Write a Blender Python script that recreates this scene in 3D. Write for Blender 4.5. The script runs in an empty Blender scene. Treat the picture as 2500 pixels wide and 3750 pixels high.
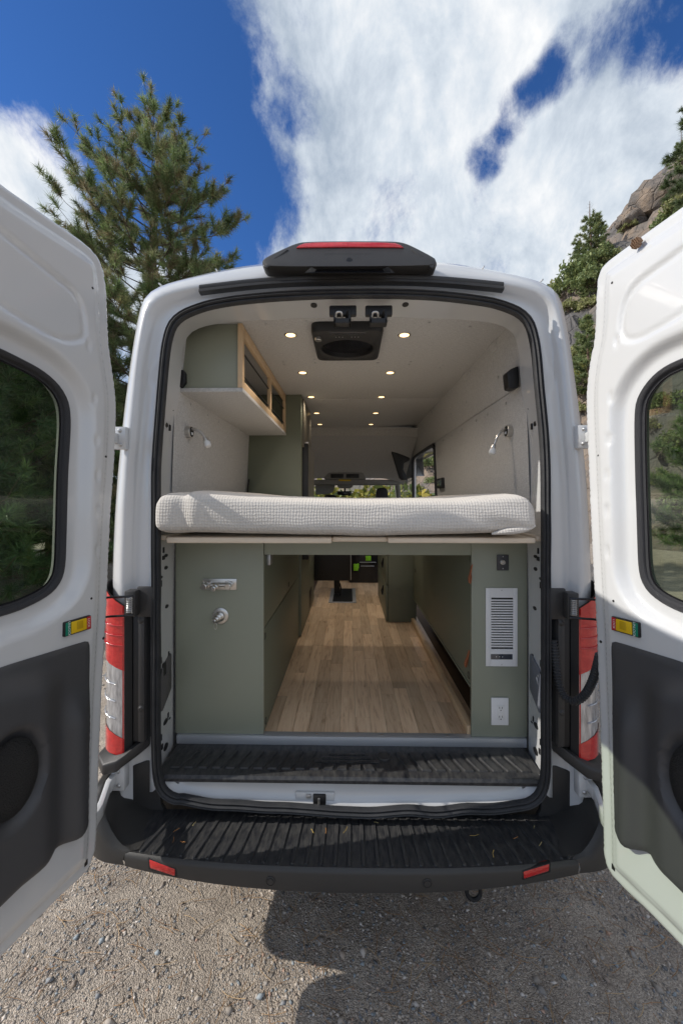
import bpy, bmesh, math, random
import numpy as np
from mathutils import Vector, Matrix, Euler, noise as mnoise
from mathutils.geometry import delaunay_2d_cdt

random.seed(7)
scene = bpy.context.scene
COL = scene.collection
R = math.radians

# ------------------------------------------------------------------ camera
CAM = Vector((0.0, -1.62, 1.80))
FPX = 1458.0                       # focal length in pixels of the 2500 px wide photograph
HOR = 1826.0                       # pixel row of the horizon: the camera is level, its lens shifted down a little
ROT = Euler((R(90), 0.0, R(1.1)), 'XYZ')
cam_d = bpy.data.cameras.new('camera')
cam_d.sensor_fit = 'HORIZONTAL'; cam_d.sensor_width = 24.0; cam_d.lens = 24.0 * FPX / 2500.0
cam_d.shift_y = (HOR - 1875.0) / 2500.0
cam_d.clip_start = 0.02; cam_d.clip_end = 3000
cam = bpy.data.objects.new('camera', cam_d); COL.objects.link(cam)
cam.location = CAM; cam.rotation_euler = ROT
scene.camera = cam

# ------------------------------------------------------------------ light
SUN_AZ = R(6.5)        # the sun stands left of the van, this much behind its rear plane
SUN_EL = R(33.5)
to_sun = Vector((-math.cos(SUN_EL) * math.cos(SUN_AZ), -math.cos(SUN_EL) * math.sin(SUN_AZ), math.sin(SUN_EL)))
sun_d = bpy.data.lights.new('sun', 'SUN'); sun_d.energy = 2.0; sun_d.angle = R(0.5); sun_d.color = (1.0, 0.95, 0.87)
sun = bpy.data.objects.new('sun', sun_d); COL.objects.link(sun)
sun.rotation_euler = (-to_sun).to_track_quat('-Z', 'Y').to_euler()
sun.location = to_sun * 40

world = bpy.data.worlds.new('World'); scene.world = world; world.use_nodes = True
def build_world():
    nt = world.node_tree; N = nt.nodes; L = nt.links
    N.clear()
    out = N.new('ShaderNodeOutputWorld'); bg = N.new('ShaderNodeBackground'); bg.inputs['Strength'].default_value = 0.1
    sky = N.new('ShaderNodeTexSky'); sky.sky_type = 'NISHITA'; sky.sun_disc = False
    sky.sun_elevation = SUN_EL
    sky.sun_rotation = math.atan2(to_sun.x, to_sun.y)
    sky.altitude = 900; sky.air_density = 1.0; sky.dust_density = 0.25; sky.ozone_density = 4.0
    geo = N.new('ShaderNodeNewGeometry')
    nrm = N.new('ShaderNodeVectorMath'); nrm.operation = 'SCALE'; nrm.inputs['Scale'].default_value = -1.0
    L.new(geo.outputs['Incoming'], nrm.inputs[0])
    d = nrm.outputs[0]
    sep = N.new('ShaderNodeSeparateXYZ'); L.new(d, sep.inputs[0])
    def math_(op, a, b=None, clamp=False):
        m = N.new('ShaderNodeMath'); m.operation = op; m.use_clamp = clamp
        for i, v in enumerate((a, b)):
            if v is None: continue
            if isinstance(v, (int, float)): m.inputs[i].default_value = v
            else: L.new(v, m.inputs[i])
        return m.outputs[0]
    # billows on the sky sphere, drawn out along the wind
    mp = N.new('ShaderNodeMapping'); mp.inputs['Rotation'].default_value = (R(20), R(-35), R(15)); mp.inputs['Scale'].default_value = (1.25, 1.0, 0.72)
    L.new(d, mp.inputs[0])
    def noise(scale, detail, rough, dist=0.0, off=0.0):
        n = N.new('ShaderNodeTexNoise'); n.inputs['Scale'].default_value = scale; n.inputs['Detail'].default_value = detail
        n.inputs['Roughness'].default_value = rough; n.inputs['Distortion'].default_value = dist
        m2 = N.new('ShaderNodeVectorMath'); m2.operation = 'ADD'; m2.inputs[1].default_value = (off, off * 1.7, off * .3)
        L.new(mp.outputs[0], m2.inputs[0]); L.new(m2.outputs[0], n.inputs['Vector'])
        return n.outputs['Fac']
    big = math_('ADD', noise(2.8, 12.0, 0.66, 0.25, 3.1), math_('MULTIPLY', math_('SUBTRACT', noise(11.0, 10.0, 0.70, 0.2, 6.7), 0.5), 0.55))
    # cloud masses (+) and clear gaps (-) of this sky, by compass direction
    bumps = [((0.02, 1, 0.78), 0.965, 0.12), ((0.02, 1, 1.25), 0.968, 0.16), ((0.40, 1, 0.62), 0.965, 0.16), ((0.62, 1, 0.80), 0.978, 0.16),
             ((0.34, 1, 1.22), 0.970, 0.20), ((-0.76, 1, 0.86), 0.9945, 0.40), ((-0.92, 1, 0.62), 0.982, 0.32), ((-0.62, 1, 0.55), 0.99, 0.2),
             ((-0.48, 1, 1.00), 0.968, -0.33), ((-0.85, 1, 1.25), 0.962, -0.29), ((-0.28, 1, 0.74), 0.988, -0.36), ((-.55, 1, .70), .994, -.20),
             ((0.86, 1, 1.22), 0.993, -0.34), ((0.42, 1, 0.97), 0.9985, -0.22), ((0.56, 1, 1.10), 0.9975, -0.24), ((0.35, 1, 0.86), 0.9985, -0.26), ((0.48, 1, 1.03), 0.9986, -0.26), ((-0.12, 1, 0.98), 0.998, -0.22)]
    acc = big
    for c, cosr, w in bumps:
        cv = Vector(c).normalized()
        dp = N.new('ShaderNodeVectorMath'); dp.operation = 'DOT_PRODUCT'; dp.inputs[1].default_value = cv
        L.new(d, dp.inputs[0])
        mr = N.new('ShaderNodeMapRange'); mr.interpolation_type = 'SMOOTHSTEP'
        mr.inputs['From Min'].default_value = cosr; mr.inputs['From Max'].default_value = 1.0
        mr.inputs['To Min'].default_value = 0.0; mr.inputs['To Max'].default_value = w
        L.new(dp.outputs['Value'], mr.inputs['Value'])
        acc = math_('ADD', acc, mr.outputs[0])
    cov = N.new('ShaderNodeMapRange'); cov.interpolation_type = 'SMOOTHSTEP'
    cov.inputs['From Min'].default_value = 0.29; cov.inputs['From Max'].default_value = 0.62
    L.new(acc, cov.inputs['Value'])
    shade = noise(4.4, 10.0, 0.62, 0.2, 9.3)
    cr = N.new('ShaderNodeValToRGB'); L.new(shade, cr.inputs[0])
    cr.color_ramp.elements[0].position = 0.33; cr.color_ramp.elements[0].color = (2.0, 2.4, 2.95, 1)
    cr.color_ramp.elements[1].position = 0.66; cr.color_ramp.elements[1].color = (5.2, 5.2, 5.2, 1)
    e = cr.color_ramp.elements.new(0.5); e.color = (3.5, 3.85, 4.25, 1)
    skyc = N.new('ShaderNodeMix'); skyc.data_type = 'RGBA'; skyc.blend_type = 'MULTIPLY'; skyc.inputs['Factor'].default_value = 1.0
    L.new(sky.outputs[0], skyc.inputs['A']); skyc.inputs['B'].default_value = (0.27, 0.47, 0.72, 1)
    mix = N.new('ShaderNodeMix'); mix.data_type = 'RGBA'
    L.new(cov.outputs[0], mix.inputs['Factor']); L.new(skyc.outputs['Result'], mix.inputs['A']); L.new(cr.outputs[0], mix.inputs['B'])
    L.new(mix.outputs['Result'], bg.inputs['Color']); L.new(bg.outputs[0], out.inputs[0])
build_world()

vs = scene.view_settings
vs.view_transform = 'Standard'; vs.look = 'None'; vs.exposure = 1.0; vs.gamma = 1.0; vs.use_curve_mapping = False
scene.cycles.use_denoising = True
scene.cycles.max_bounces = 10; scene.cycles.diffuse_bounces = 5; scene.cycles.transparent_max_bounces = 16
scene.cycles.sample_clamp_indirect = 6.0

# ------------------------------------------------------------------ helpers
RM = ROT.to_matrix()
def ray(px, py): return RM @ Vector(((px - 1250) / FPX, -(py - HOR) / FPX, -1.0))
def W(px, py, Y):
    """world point that stands at depth Y and is seen at this pixel of the photograph"""
    r = ray(px, py); t = (Y - CAM.y) / r.y
    return CAM + r * t
def WZ(px, py, Z):
    r = ray(px, py); t = (Z - CAM.z) / r.z
    return CAM + r * t
def WX(px, py, X):
    r = ray(px, py); t = (X - CAM.x) / r.x
    return CAM + r * t

class MB:
    def __init__(s): s.v = []; s.f = []; s.c = None
    def add(s, vs_, fs_):
        o = len(s.v); s.v += [tuple(p) for p in vs_]; s.f += [tuple(i + o for i in f) for f in fs_]; return s
    def box(s, a, b, bev=0.0, mat=None, seg=2):
        bm = bmesh.new(); bmesh.ops.create_cube(bm, size=1.0)
        c = [(a[i] + b[i]) / 2 for i in range(3)]; d = [abs(b[i] - a[i]) for i in range(3)]
        for v in bm.verts: v.co = Vector((v.co.x * d[0], v.co.y * d[1], v.co.z * d[2]))
        if bev > 0: bmesh.ops.bevel(bm, geom=bm.edges[:], offset=min(bev, min(d) * .45), segments=seg, affect='EDGES', profile=0.5)
        for v in bm.verts:
            p = Vector(v.co)
            if mat is not None: p = mat @ p
            v.co = p + Vector(c)
        s.bm(bm); return s
    def bm(s, bm):
        bm.verts.index_update(); o = len(s.v)
        s.v += [tuple(v.co) for v in bm.verts]; s.f += [tuple(v.index + o for v in f.verts) for f in bm.faces]; bm.free()
    def prism(s, poly, depth_vec, bev=0.0, seg=2):
        """closed polygon (3D points) extruded by depth_vec"""
        bm = bmesh.new(); vv = [bm.verts.new(p) for p in poly]; f = bm.faces.new(vv)
        r = bmesh.ops.extrude_face_region(bm, geom=[f])
        for g in r['geom']:
            if isinstance(g, bmesh.types.BMVert): g.co += Vector(depth_vec)
        bmesh.ops.recalc_face_normals(bm, faces=bm.faces[:])
        if bev > 0: bmesh.ops.bevel(bm, geom=bm.edges[:], offset=bev, segments=seg, affect='EDGES', profile=0.5, clamp_overlap=True)
        s.bm(bm); return s
    def tube(s, path, rad, n=10, cap=True, closed=False):
        P = [Vector(p) for p in path]; m = len(P); rings = []
        up = None
        for i in range(m):
            if closed: t = (P[(i + 1) % m] - P[i - 1])
            else: t = P[min(i + 1, m - 1)] - P[max(i - 1, 0)]
            t.normalize()
            if up is None: up = t.orthogonal().normalized()
            up = (up - t * up.dot(t))
            if up.length < 1e-6: up = t.orthogonal()
            up.normalize(); w = t.cross(up)
            r = rad[i] if isinstance(rad, (list, tuple)) else rad
            rings.append([P[i] + (up * math.cos(a) + w * math.sin(a)) * r for a in [2 * math.pi * k / n for k in range(n)]])
        s.loft(rings, closed_u=True, closed_v=closed)
        if cap and not closed:
            o = len(s.v) - m * n
            s.f.append(tuple(o + k for k in range(n))[::-1]); s.f.append(tuple(o + (m - 1) * n + k for k in range(n)))
        return s
    def loft(s, rings, closed_u=False, closed_v=False):
        n = len(rings[0]); o = len(s.v)
        for r in rings: s.v += [tuple(p) for p in r]
        m = len(rings)
        for j in range(m if closed_v else m - 1):
            a = o + j * n; b = o + ((j + 1) % m) * n
            for i in range(n if closed_u else n - 1):
                k = (i + 1) % n
                s.f.append((a + i, a + k, b + k, b + i))
        return s
    def lathe(s, c, axis, prof, n=24):
        """prof: list of (radius, distance along axis)"""
        ax = Vector(axis).normalized(); u = ax.orthogonal().normalized(); w = ax.cross(u); c = Vector(c)
        rings = [[c + ax * h + (u * math.cos(a) + w * math.sin(a)) * r for a in [2 * math.pi * k / n for k in range(n)]] for r, h in prof]
        o = len(s.v); s.loft(rings, closed_u=True); m = len(rings)
        s.f.append(tuple(o + k for k in range(n))[::-1]); s.f.append(tuple(o + (m - 1) * n + k for k in range(n)))
        return s

WLOC = {}
def put(o, parent):
    if parent is not None:
        o.parent = parent; o.matrix_parent_inverse = Matrix.Translation(-WLOC[parent.name])
def tag(o, label=None, cat=None, group=None, kind=None):
    if label: o['label'] = label
    if cat: o['category'] = cat
    if group: o['group'] = group
    if kind: o['kind'] = kind
    return o
def obj(name, mb, mat, parent=None, label=None, cat=None, group=None, kind=None, angle=35, recalc=True, flat=False):
    me = bpy.data.meshes.new(name); me.from_pydata(mb.v, [], mb.f)
    if recalc:
        bm = bmesh.new(); bm.from_mesh(me); bmesh.ops.recalc_face_normals(bm, faces=bm.faces[:]); bm.to_mesh(me); bm.free()
    a = np.array(mb.v, dtype=float).reshape(-1, 3)
    lo, hi = a.min(0), a.max(0)
    c = Vector(((lo[0] + hi[0]) / 2, (lo[1] + hi[1]) / 2, lo[2]))
    me.transform(Matrix.Translation(-c))
    if not flat:
        me.polygons.foreach_set('use_smooth', [True] * len(me.polygons)); me.set_sharp_from_angle(angle=R(angle))
    if mb.c is not None:
        at = me.color_attributes.new('col', 'FLOAT_COLOR', 'POINT'); at.data.foreach_set('color', np.asarray(mb.c, dtype=np.float32).ravel())
    if isinstance(mat, (list, tuple)):
        for m in mat: me.materials.append(m)
    else: me.materials.append(mat)
    o = bpy.data.objects.new(name, me); COL.objects.link(o); o.location = c; WLOC[o.name] = c
    put(o, parent); tag(o, label, cat, group, kind)
    return o
def empty(name, loc, label=None, cat=None, group=None):
    o = bpy.data.objects.new(name, None); COL.objects.link(o); o.location = loc; o.empty_display_size = .1; WLOC[o.name] = Vector(loc)
    return tag(o, label, cat, group)
def link_copy(src, loc, parent=None, rot=None, scl=None, name=None):
    c = src.copy()
    COL.objects.link(c); c.parent = None; c.matrix_parent_inverse = Matrix.Identity(4)
    c.location = loc; WLOC[c.name] = Vector(loc)
    if rot is not None: c.rotation_euler = rot
    if scl is not None: c.scale = scl
    put(c, parent)
    return c
def resample(pts, n, closed=False):
    P = [np.array(p, float) for p in pts]
    if closed: P = P + [P[0]]
    P = np.array(P); d = np.r_[0, np.cumsum(np.linalg.norm(np.diff(P, axis=0), axis=1))]
    t = np.linspace(0, d[-1], n + 1)[:-1] if closed else np.linspace(0, d[-1], n)
    return np.stack([np.interp(t, d, P[:, k]) for k in range(P.shape[1])], 1)
def smooth_line(pts, n, closed=False, it=2):
    """Chaikin smoothing, then an even resample"""
    P = np.array([tuple(p) for p in pts], float)
    for _ in range(it):
        if closed: Q = np.roll(P, -1, 0); P = np.stack([.75 * P + .25 * Q, .25 * P + .75 * Q], 1).reshape(-1, P.shape[1])
        else:
            A = P[:-1]; B = P[1:]; M_ = np.stack([.75 * A + .25 * B, .25 * A + .75 * B], 1).reshape(-1, P.shape[1])
            P = np.vstack([P[:1], M_, P[-1:]])
    return resample(P, n, closed)
def sstep(x, a, b):
    t = np.clip((x - a) / (b - a), 0, 1); return t * t * (3 - 2 * t)
def poly_dist(pts, poly):
    """distance of points to a closed polygon, and whether they lie inside"""
    pts = np.asarray(pts); poly = np.asarray(poly); n = len(poly)
    best = np.full(len(pts), 1e9); inside = np.zeros(len(pts), bool)
    for i in range(n):
        a = poly[i]; b = poly[(i + 1) % n]; ab = b - a
        t = np.clip(((pts - a) @ ab) / max(ab @ ab, 1e-12), 0, 1)
        q = a + t[:, None] * ab
        best = np.minimum(best, np.linalg.norm(pts - q, axis=1))
        cond = ((a[1] > pts[:, 1]) != (b[1] > pts[:, 1]))
        with np.errstate(divide='ignore', invalid='ignore'):
            xin = (b[0] - a[0]) * (pts[:, 1] - a[1]) / (b[1] - a[1]) + a[0]
        inside ^= cond & (pts[:, 0] < xin)
    return best, inside
def fill2d(outer, holes=(), step=0.012):
    """fine triangulation of a polygon with holes: 2D points and faces"""
    outer = np.asarray(outer); loops = [outer] + [np.asarray(h) for h in holes]
    lo, hi = outer.min(0), outer.max(0)
    gx, gy = np.meshgrid(np.arange(lo[0], hi[0], step), np.arange(lo[1], hi[1], step))
    g = np.stack([gx.ravel(), gy.ravel()], 1)
    g[:, 0] += (np.round((g[:, 1] - lo[1]) / step) % 2) * step * .5
    d, ins = poly_dist(g, outer); keep = ins & (d > step * .45)
    for h in loops[1:]:
        d2, i2 = poly_dist(g, h); keep &= (~i2) & (d2 > step * .45)
    g = g[keep]
    V = [Vector(p) for p in g]; E = []
    for lp in loops:
        o = len(V); V += [Vector(p) for p in lp]; E += [(o + i, o + (i + 1) % len(lp)) for i in range(len(lp))]
    vo, eo, fo, _, _, _ = delaunay_2d_cdt(V, E, [], 0, 1e-6)
    P = np.array([tuple(v) for v in vo]); T = [tuple(f) for f in fo]
    cen = np.array([P[list(f)].mean(0) for f in T])
    _, ins = poly_dist(cen, outer); ok = ins
    for h in loops[1:]: ok &= ~poly_dist(cen, h)[1]
    return P, [t for t, k in zip(T, ok) if k]
def inset(loop, d):
    P = np.asarray(loop, float); t = np.roll(P, -1, 0) - np.roll(P, 1, 0)
    t /= np.linalg.norm(t, axis=1)[:, None] + 1e-9
    n = np.stack([-t[:, 1], t[:, 0]], 1)
    area = .5 * np.sum(P[:, 0] * np.roll(P[:, 1], -1) - np.roll(P[:, 0], -1) * P[:, 1])
    return P + n * (d if area > 0 else -d)
def rrect(w, h, r, n=5):
    pts = []
    for cx, cy, a0 in ((w / 2 - r, h / 2 - r, 0), (-w / 2 + r, h / 2 - r, 90), (-w / 2 + r, -h / 2 + r, 180), (w / 2 - r, -h / 2 + r, 270)):
        for k in range(n + 1):
            a = R(a0 + 90 * k / n); pts.append((cx + r * math.cos(a), cy + r * math.sin(a)))
    return pts

# ------------------------------------------------------------------ materials
def mat(name, base, rough=.5, metal=0.0, bump=None, var=None, coat=0.0, spec=None, aniso=None, emit=None, rvar=None):
    """bump=(scale,strength[,stretch]); var=(scale,amount,colour2[,stretch]); rvar=(scale,amount)"""
    m = bpy.data.materials.new(name); m.use_nodes = True; nt = m.node_tree; N = nt.nodes; L = nt.links
    b = N['Principled BSDF']
    b.inputs['Base Color'].default_value = (*base, 1); b.inputs['Roughness'].default_value = rough; b.inputs['Metallic'].default_value = metal
    if coat: b.inputs['Coat Weight'].default_value = coat; b.inputs['Coat Roughness'].default_value = .05
    if spec is not None: b.inputs['Specular IOR Level'].default_value = spec
    tc = N.new('ShaderNodeTexCoord')
    def noise(scale, det=4, stretch=(1, 1, 1)):
        mp = N.new('ShaderNodeMapping'); mp.inputs['Scale'].default_value = stretch; L.new(tc.outputs['Object'], mp.inputs[0])
        n = N.new('ShaderNodeTexNoise'); n.inputs['Scale'].default_value = scale; n.inputs['Detail'].default_value = det; n.inputs['Roughness'].default_value = .6
        L.new(mp.outputs[0], n.inputs['Vector']); return n.outputs['Fac']
    if var:
        f = noise(var[0], 5, var[3] if len(var) > 3 else (1, 1, 1))
        mr = N.new('ShaderNodeMapRange'); mr.inputs['From Min'].default_value = .35; mr.inputs['From Max'].default_value = .68; L.new(f, mr.inputs['Value'])
        mr.inputs['To Max'].default_value = var[1]
        mx = N.new('ShaderNodeMix'); mx.data_type = 'RGBA'; mx.inputs['A'].default_value = (*base, 1); mx.inputs['B'].default_value = (*var[2], 1)
        L.new(mr.outputs[0], mx.inputs['Factor']); L.new(mx.outputs['Result'], b.inputs['Base Color'])
    if rvar:
        f = noise(rvar[0], 4); mr = N.new('ShaderNodeMapRange'); L.new(f, mr.inputs['Value'])
        mr.inputs['To Min'].default_value = max(0, rough - rvar[1]); mr.inputs['To Max'].default_value = min(1, rough + rvar[1]); L.new(mr.outputs[0], b.inputs['Roughness'])
    if bump:
        f = noise(bump[0], 3, bump[2] if len(bump) > 2 else (1, 1, 1))
        bp = N.new('ShaderNodeBump'); bp.inputs['Strength'].default_value = bump[1]; bp.inputs['Distance'].default_value = .01
        L.new(f, bp.inputs['Height']); L.new(bp.outputs[0], b.inputs['Normal'])
    if emit: b.inputs['Emission Color'].default_value = (*emit[0], 1); b.inputs['Emission Strength'].default_value = emit[1]
    return m
def glass_mat(name, tint, ior=1.5, rough=0.0):
    m = bpy.data.materials.new(name); m.use_nodes = True; nt = m.node_tree; N = nt.nodes; L = nt.links; N.clear()
    o = N.new('ShaderNodeOutputMaterial'); mx = N.new('ShaderNodeMixShader'); fr = N.new('ShaderNodeFresnel'); fr.inputs['IOR'].default_value = ior
    t = N.new('ShaderNodeBsdfTransparent'); t.inputs[0].default_value = (*tint, 1); g = N.new('ShaderNodeBsdfGlossy'); g.inputs['Roughness'].default_value = rough
    L.new(fr.outputs[0], mx.inputs[0]); L.new(t.outputs[0], mx.inputs[1]); L.new(g.outputs[0], mx.inputs[2]); L.new(mx.outputs[0], o.inputs[0])
    return m
def vcol_mat(name, rough=.8, trans=0.0, bump=None, mul=1.0):
    """colour comes from the per-piece 'col' attribute"""
    m = bpy.data.materials.new(name); m.use_nodes = True; nt = m.node_tree; N = nt.nodes; L = nt.links
    b = N['Principled BSDF']; b.inputs['Roughness'].default_value = rough
    a = N.new('ShaderNodeAttribute'); a.attribute_name = 'col'; L.new(a.outputs['Color'], b.inputs['Base Color'])
    if trans:
        o = N['Material Output']; tr = N.new('ShaderNodeBsdfTranslucent'); L.new(a.outputs['Color'], tr.inputs[0])
        mx = N.new('ShaderNodeMixShader'); mx.inputs[0].default_value = trans
        L.new(b.outputs[0], mx.inputs[1]); L.new(tr.outputs[0], mx.inputs[2]); L.new(mx.outputs[0], o.inputs[0])
    return m

PAINT = mat('white_paint', (.64, .645, .65), .24, coat=.8, bump=(180, .015), var=(6, .12, (.58, .58, .575)))
SEAL = mat('black_rubber', (.022, .023, .026), .55, bump=(90, .08), var=(14, .5, (.05, .05, .052)))
PLASTIC = mat('black_plastic', (.036, .034, .033), .48, bump=(420, .12), var=(30, .18, (.060, .057, .053)))
FACEPL = mat('bumper_face_plastic', (.040, .038, .036), .46, bump=(420, .12), var=(5, .25, (.055, .052, .048)))
TRIMPL = mat('dark_trim', (.058, .058, .062), .52, bump=(600, .10), var=(5, .3, (.074, .073, .074)))
STEPPL = mat('step_plastic', (.020, .021, .025), .40, bump=(300, .10), var=(70, .45, (.12, .115, .105), (1, .35, 1)))
def fabric():
    m = bpy.data.materials.new('grey_wall_fabric'); m.use_nodes = True; nt = m.node_tree; N = nt.nodes; L = nt.links
    b = N['Principled BSDF']; b.inputs['Roughness'].default_value = .9; b.inputs['Sheen Weight'].default_value = .15
    tc = N.new('ShaderNodeTexCoord'); fs = []
    for st in ((1, .12, 1), (.12, 1, .12)):
        mp = N.new('ShaderNodeMapping'); mp.inputs['Scale'].default_value = st; L.new(tc.outputs['Object'], mp.inputs[0])
        n = N.new('ShaderNodeTexNoise'); n.inputs['Scale'].default_value = 420; n.inputs['Detail'].default_value = 2; L.new(mp.outputs[0], n.inputs['Vector']); fs.append(n.outputs['Fac'])
    ad = N.new('ShaderNodeMath'); ad.operation = 'ADD'; L.new(fs[0], ad.inputs[0]); L.new(fs[1], ad.inputs[1])
    cr = N.new('ShaderNodeMapRange'); cr.inputs['From Min'].default_value = .75; cr.inputs['From Max'].default_value = 1.25; L.new(ad.outputs[0], cr.inputs['Value'])
    mx = N.new('ShaderNodeMix'); mx.data_type = 'RGBA'; mx.inputs['A'].default_value = (.42, .412, .398, 1); mx.inputs['B'].default_value = (.60, .592, .575, 1)
    L.new(cr.outputs[0], mx.inputs['Factor']); L.new(mx.outputs['Result'], b.inputs['Base Color'])
    bp = N.new('ShaderNodeBump'); bp.inputs['Strength'].default_value = .3; bp.inputs['Distance'].default_value = .004
    L.new(ad.outputs[0], bp.inputs['Height']); L.new(bp.outputs[0], b.inputs['Normal'])
    return m
FABRIC = fabric()
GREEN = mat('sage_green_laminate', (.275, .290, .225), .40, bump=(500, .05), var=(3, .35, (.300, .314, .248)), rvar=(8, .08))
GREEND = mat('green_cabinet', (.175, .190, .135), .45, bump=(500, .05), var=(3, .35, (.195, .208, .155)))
MAPLE = mat('maple_wood', (.62, .43, .25), .45, var=(14, .6, (.72, .54, .34), (6, 1, 1)), bump=(60, .06, (8, 1, 1)))
BIRCH = mat('birch_edge', (.84, .72, .58), .5, var=(20, .6, (.74, .61, .47), (.3, 3, 6)))
STEEL = mat('brushed_steel', (.62, .60, .57), .28, 1.0, bump=(200, .04, (1, 1, 12)))
ALU = mat('aluminium', (.55, .57, .60), .42, .55, bump=(160, .03, (12, 1, 1)))
ZINC = mat('zinc_bracket', (.55, .55, .55), .42, .8, var=(20, .5, (.4, .4, .4)))
BLACK = mat('matt_black', (.012, .012, .013), .5)
BLACKG = mat('gloss_black', (.012, .012, .014), .18)
WHITEPL = mat('white_plate', (.78, .78, .78), .35, var=(10, .3, (.70, .70, .70)))
RED = mat('red_lens', (.50, .008, .012), .12, coat=1.0, var=(22, .8, (.72, .035, .03), (1, 1, 2.2)), bump=(34, .22, (2, 2, .5)))
CLEARL = mat('clear_lens', (.66, .66, .67), .10, .45, coat=1.0, var=(26, .8, (.22, .22, .23), (3, 3, .5)), bump=(34, .3, (2, 2, .5)))
YELLOW = mat('yellow_plastic', (.75, .48, .008), .4)
YELLOWD = mat('yellow_grip', (.52, .33, .006), .45)
LGREEN = mat('green_sticker', (.0, .20, .12), .45)
LRED = mat('red_sticker', (.48, .02, .03), .45)
LEATHER = mat('tan_leather', (.40, .13, .055), .6, bump=(150, .2), var=(30, .5, (.5, .2, .1)))
LINEN = None
def linen():
    m = bpy.data.materials.new('gauze_linen'); m.use_nodes = True; nt = m.node_tree; N = nt.nodes; L = nt.links
    b = N['Principled BSDF']; b.inputs['Roughness'].default_value = .95; b.inputs['Sheen Weight'].default_value = .2
    tc = N.new('ShaderNodeTexCoord')
    nz = N.new('ShaderNodeTexNoise'); nz.inputs['Scale'].default_value = 9; nz.inputs['Detail'].default_value = 3; L.new(tc.outputs['Object'], nz.inputs['Vector'])
    add = N.new('ShaderNodeVectorMath'); add.operation = 'MULTIPLY_ADD'; add.inputs[1].default_value = (.022,) * 3; L.new(nz.outputs['Color'], add.inputs[0]); L.new(tc.outputs['Object'], add.inputs[2])
    hs = []
    for ax, sc in (('X', 27.0), ('Z', 25.0)):
        w = N.new('ShaderNodeTexWave'); w.wave_type = 'BANDS'; w.bands_direction = ax; w.inputs['Scale'].default_value = sc; w.inputs['Distortion'].default_value = 2.2
        w.inputs['Detail'].default_value = 2; w.inputs['Detail Scale'].default_value = 3; L.new(add.outputs[0], w.inputs['Vector']); hs.append(w.outputs['Fac'])
    mx0 = N.new('ShaderNodeMath'); mx0.operation = 'ADD'; L.new(hs[0], mx0.inputs[0]); L.new(hs[1], mx0.inputs[1])
    cr = N.new('ShaderNodeMapRange'); cr.inputs['From Max'].default_value = 1.6; L.new(mx0.outputs[0], cr.inputs['Value'])
    mx = N.new('ShaderNodeMix'); mx.data_type = 'RGBA'; mx.inputs['A'].default_value = (.585, .55, .51, 1); mx.inputs['B'].default_value = (.62, .585, .545, 1)
    L.new(cr.outputs[0], mx.inputs['Factor']); L.new(mx.outputs['Result'], b.inputs['Base Color'])
    bp = N.new('ShaderNodeBump'); bp.inputs['Strength'].default_value = .32; bp.inputs['Distance'].default_value = .003
    L.new(mx0.outputs[0], bp.inputs['Height']); L.new(bp.outputs[0], b.inputs['Normal'])
    return m
LINEN = linen()
def plank_mat():
    m = bpy.data.materials.new('oak_plank'); m.use_nodes = True; nt = m.node_tree; N = nt.nodes; L = nt.links
    b = N['Principled BSDF']; b.inputs['Roughness'].default_value = .38
    oi = N.new('ShaderNodeObjectInfo'); geo = N.new('ShaderNodeNewGeometry')
    sc = N.new('ShaderNodeMath'); sc.operation = 'MULTIPLY'; sc.inputs[1].default_value = 37.0; L.new(oi.outputs['Random'], sc.inputs[0])
    cmb = N.new('ShaderNodeCombineXYZ'); L.new(sc.outputs[0], cmb.inputs[2])
    ad = N.new('ShaderNodeVectorMath'); ad.operation = 'ADD'; L.new(geo.outputs['Position'], ad.inputs[0]); L.new(cmb.outputs[0], ad.inputs[1])
    mp = N.new('ShaderNodeMapping'); mp.inputs['Scale'].default_value = (26, 2.2, 1); L.new(ad.outputs[0], mp.inputs[0])
    n = N.new('ShaderNodeTexNoise'); n.inputs['Scale'].default_value = 1.6; n.inputs['Detail'].default_value = 7; n.inputs['Roughness'].default_value = .68; n.inputs['Distortion'].default_value = 1.4
    L.new(mp.outputs[0], n.inputs['Vector'])
    cr = N.new('ShaderNodeValToRGB'); L.new(n.outputs['Fac'], cr.inputs[0])
    e = cr.color_ramp.elements; e[0].position = .30; e[0].color = (.42, .275, .175, 1); e[1].position = .72; e[1].color = (.82, .66, .49, 1)
    k = e.new(.46); k.color = (.70, .52, .36, 1)
    hv = N.new('ShaderNodeHueSaturation'); L.new(cr.outputs[0], hv.inputs['Color'])
    mr = N.new('ShaderNodeMapRange'); mr.inputs['To Min'].default_value = .78; mr.inputs['To Max'].default_value = 1.28; L.new(oi.outputs['Random'], mr.inputs['Value']); L.new(mr.outputs[0], hv.inputs['Value'])
    hv.inputs['Saturation'].default_value = 1.08
    L.new(hv.outputs[0], b.inputs['Base Color'])
    bp = N.new('ShaderNodeBump'); bp.inputs['Strength'].default_value = .08; bp.inputs['Distance'].default_value = .004; L.new(n.outputs['Fac'], bp.inputs['Height']); L.new(bp.outputs[0], b.inputs['Normal'])
    return m
PLANK = plank_mat()
PGLASS = glass_mat('privacy_glass', (.58, .66, .52), 1.5)
WGLASS = glass_mat('windscreen_glass', (.86, .92, .88), 1.45)

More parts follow.
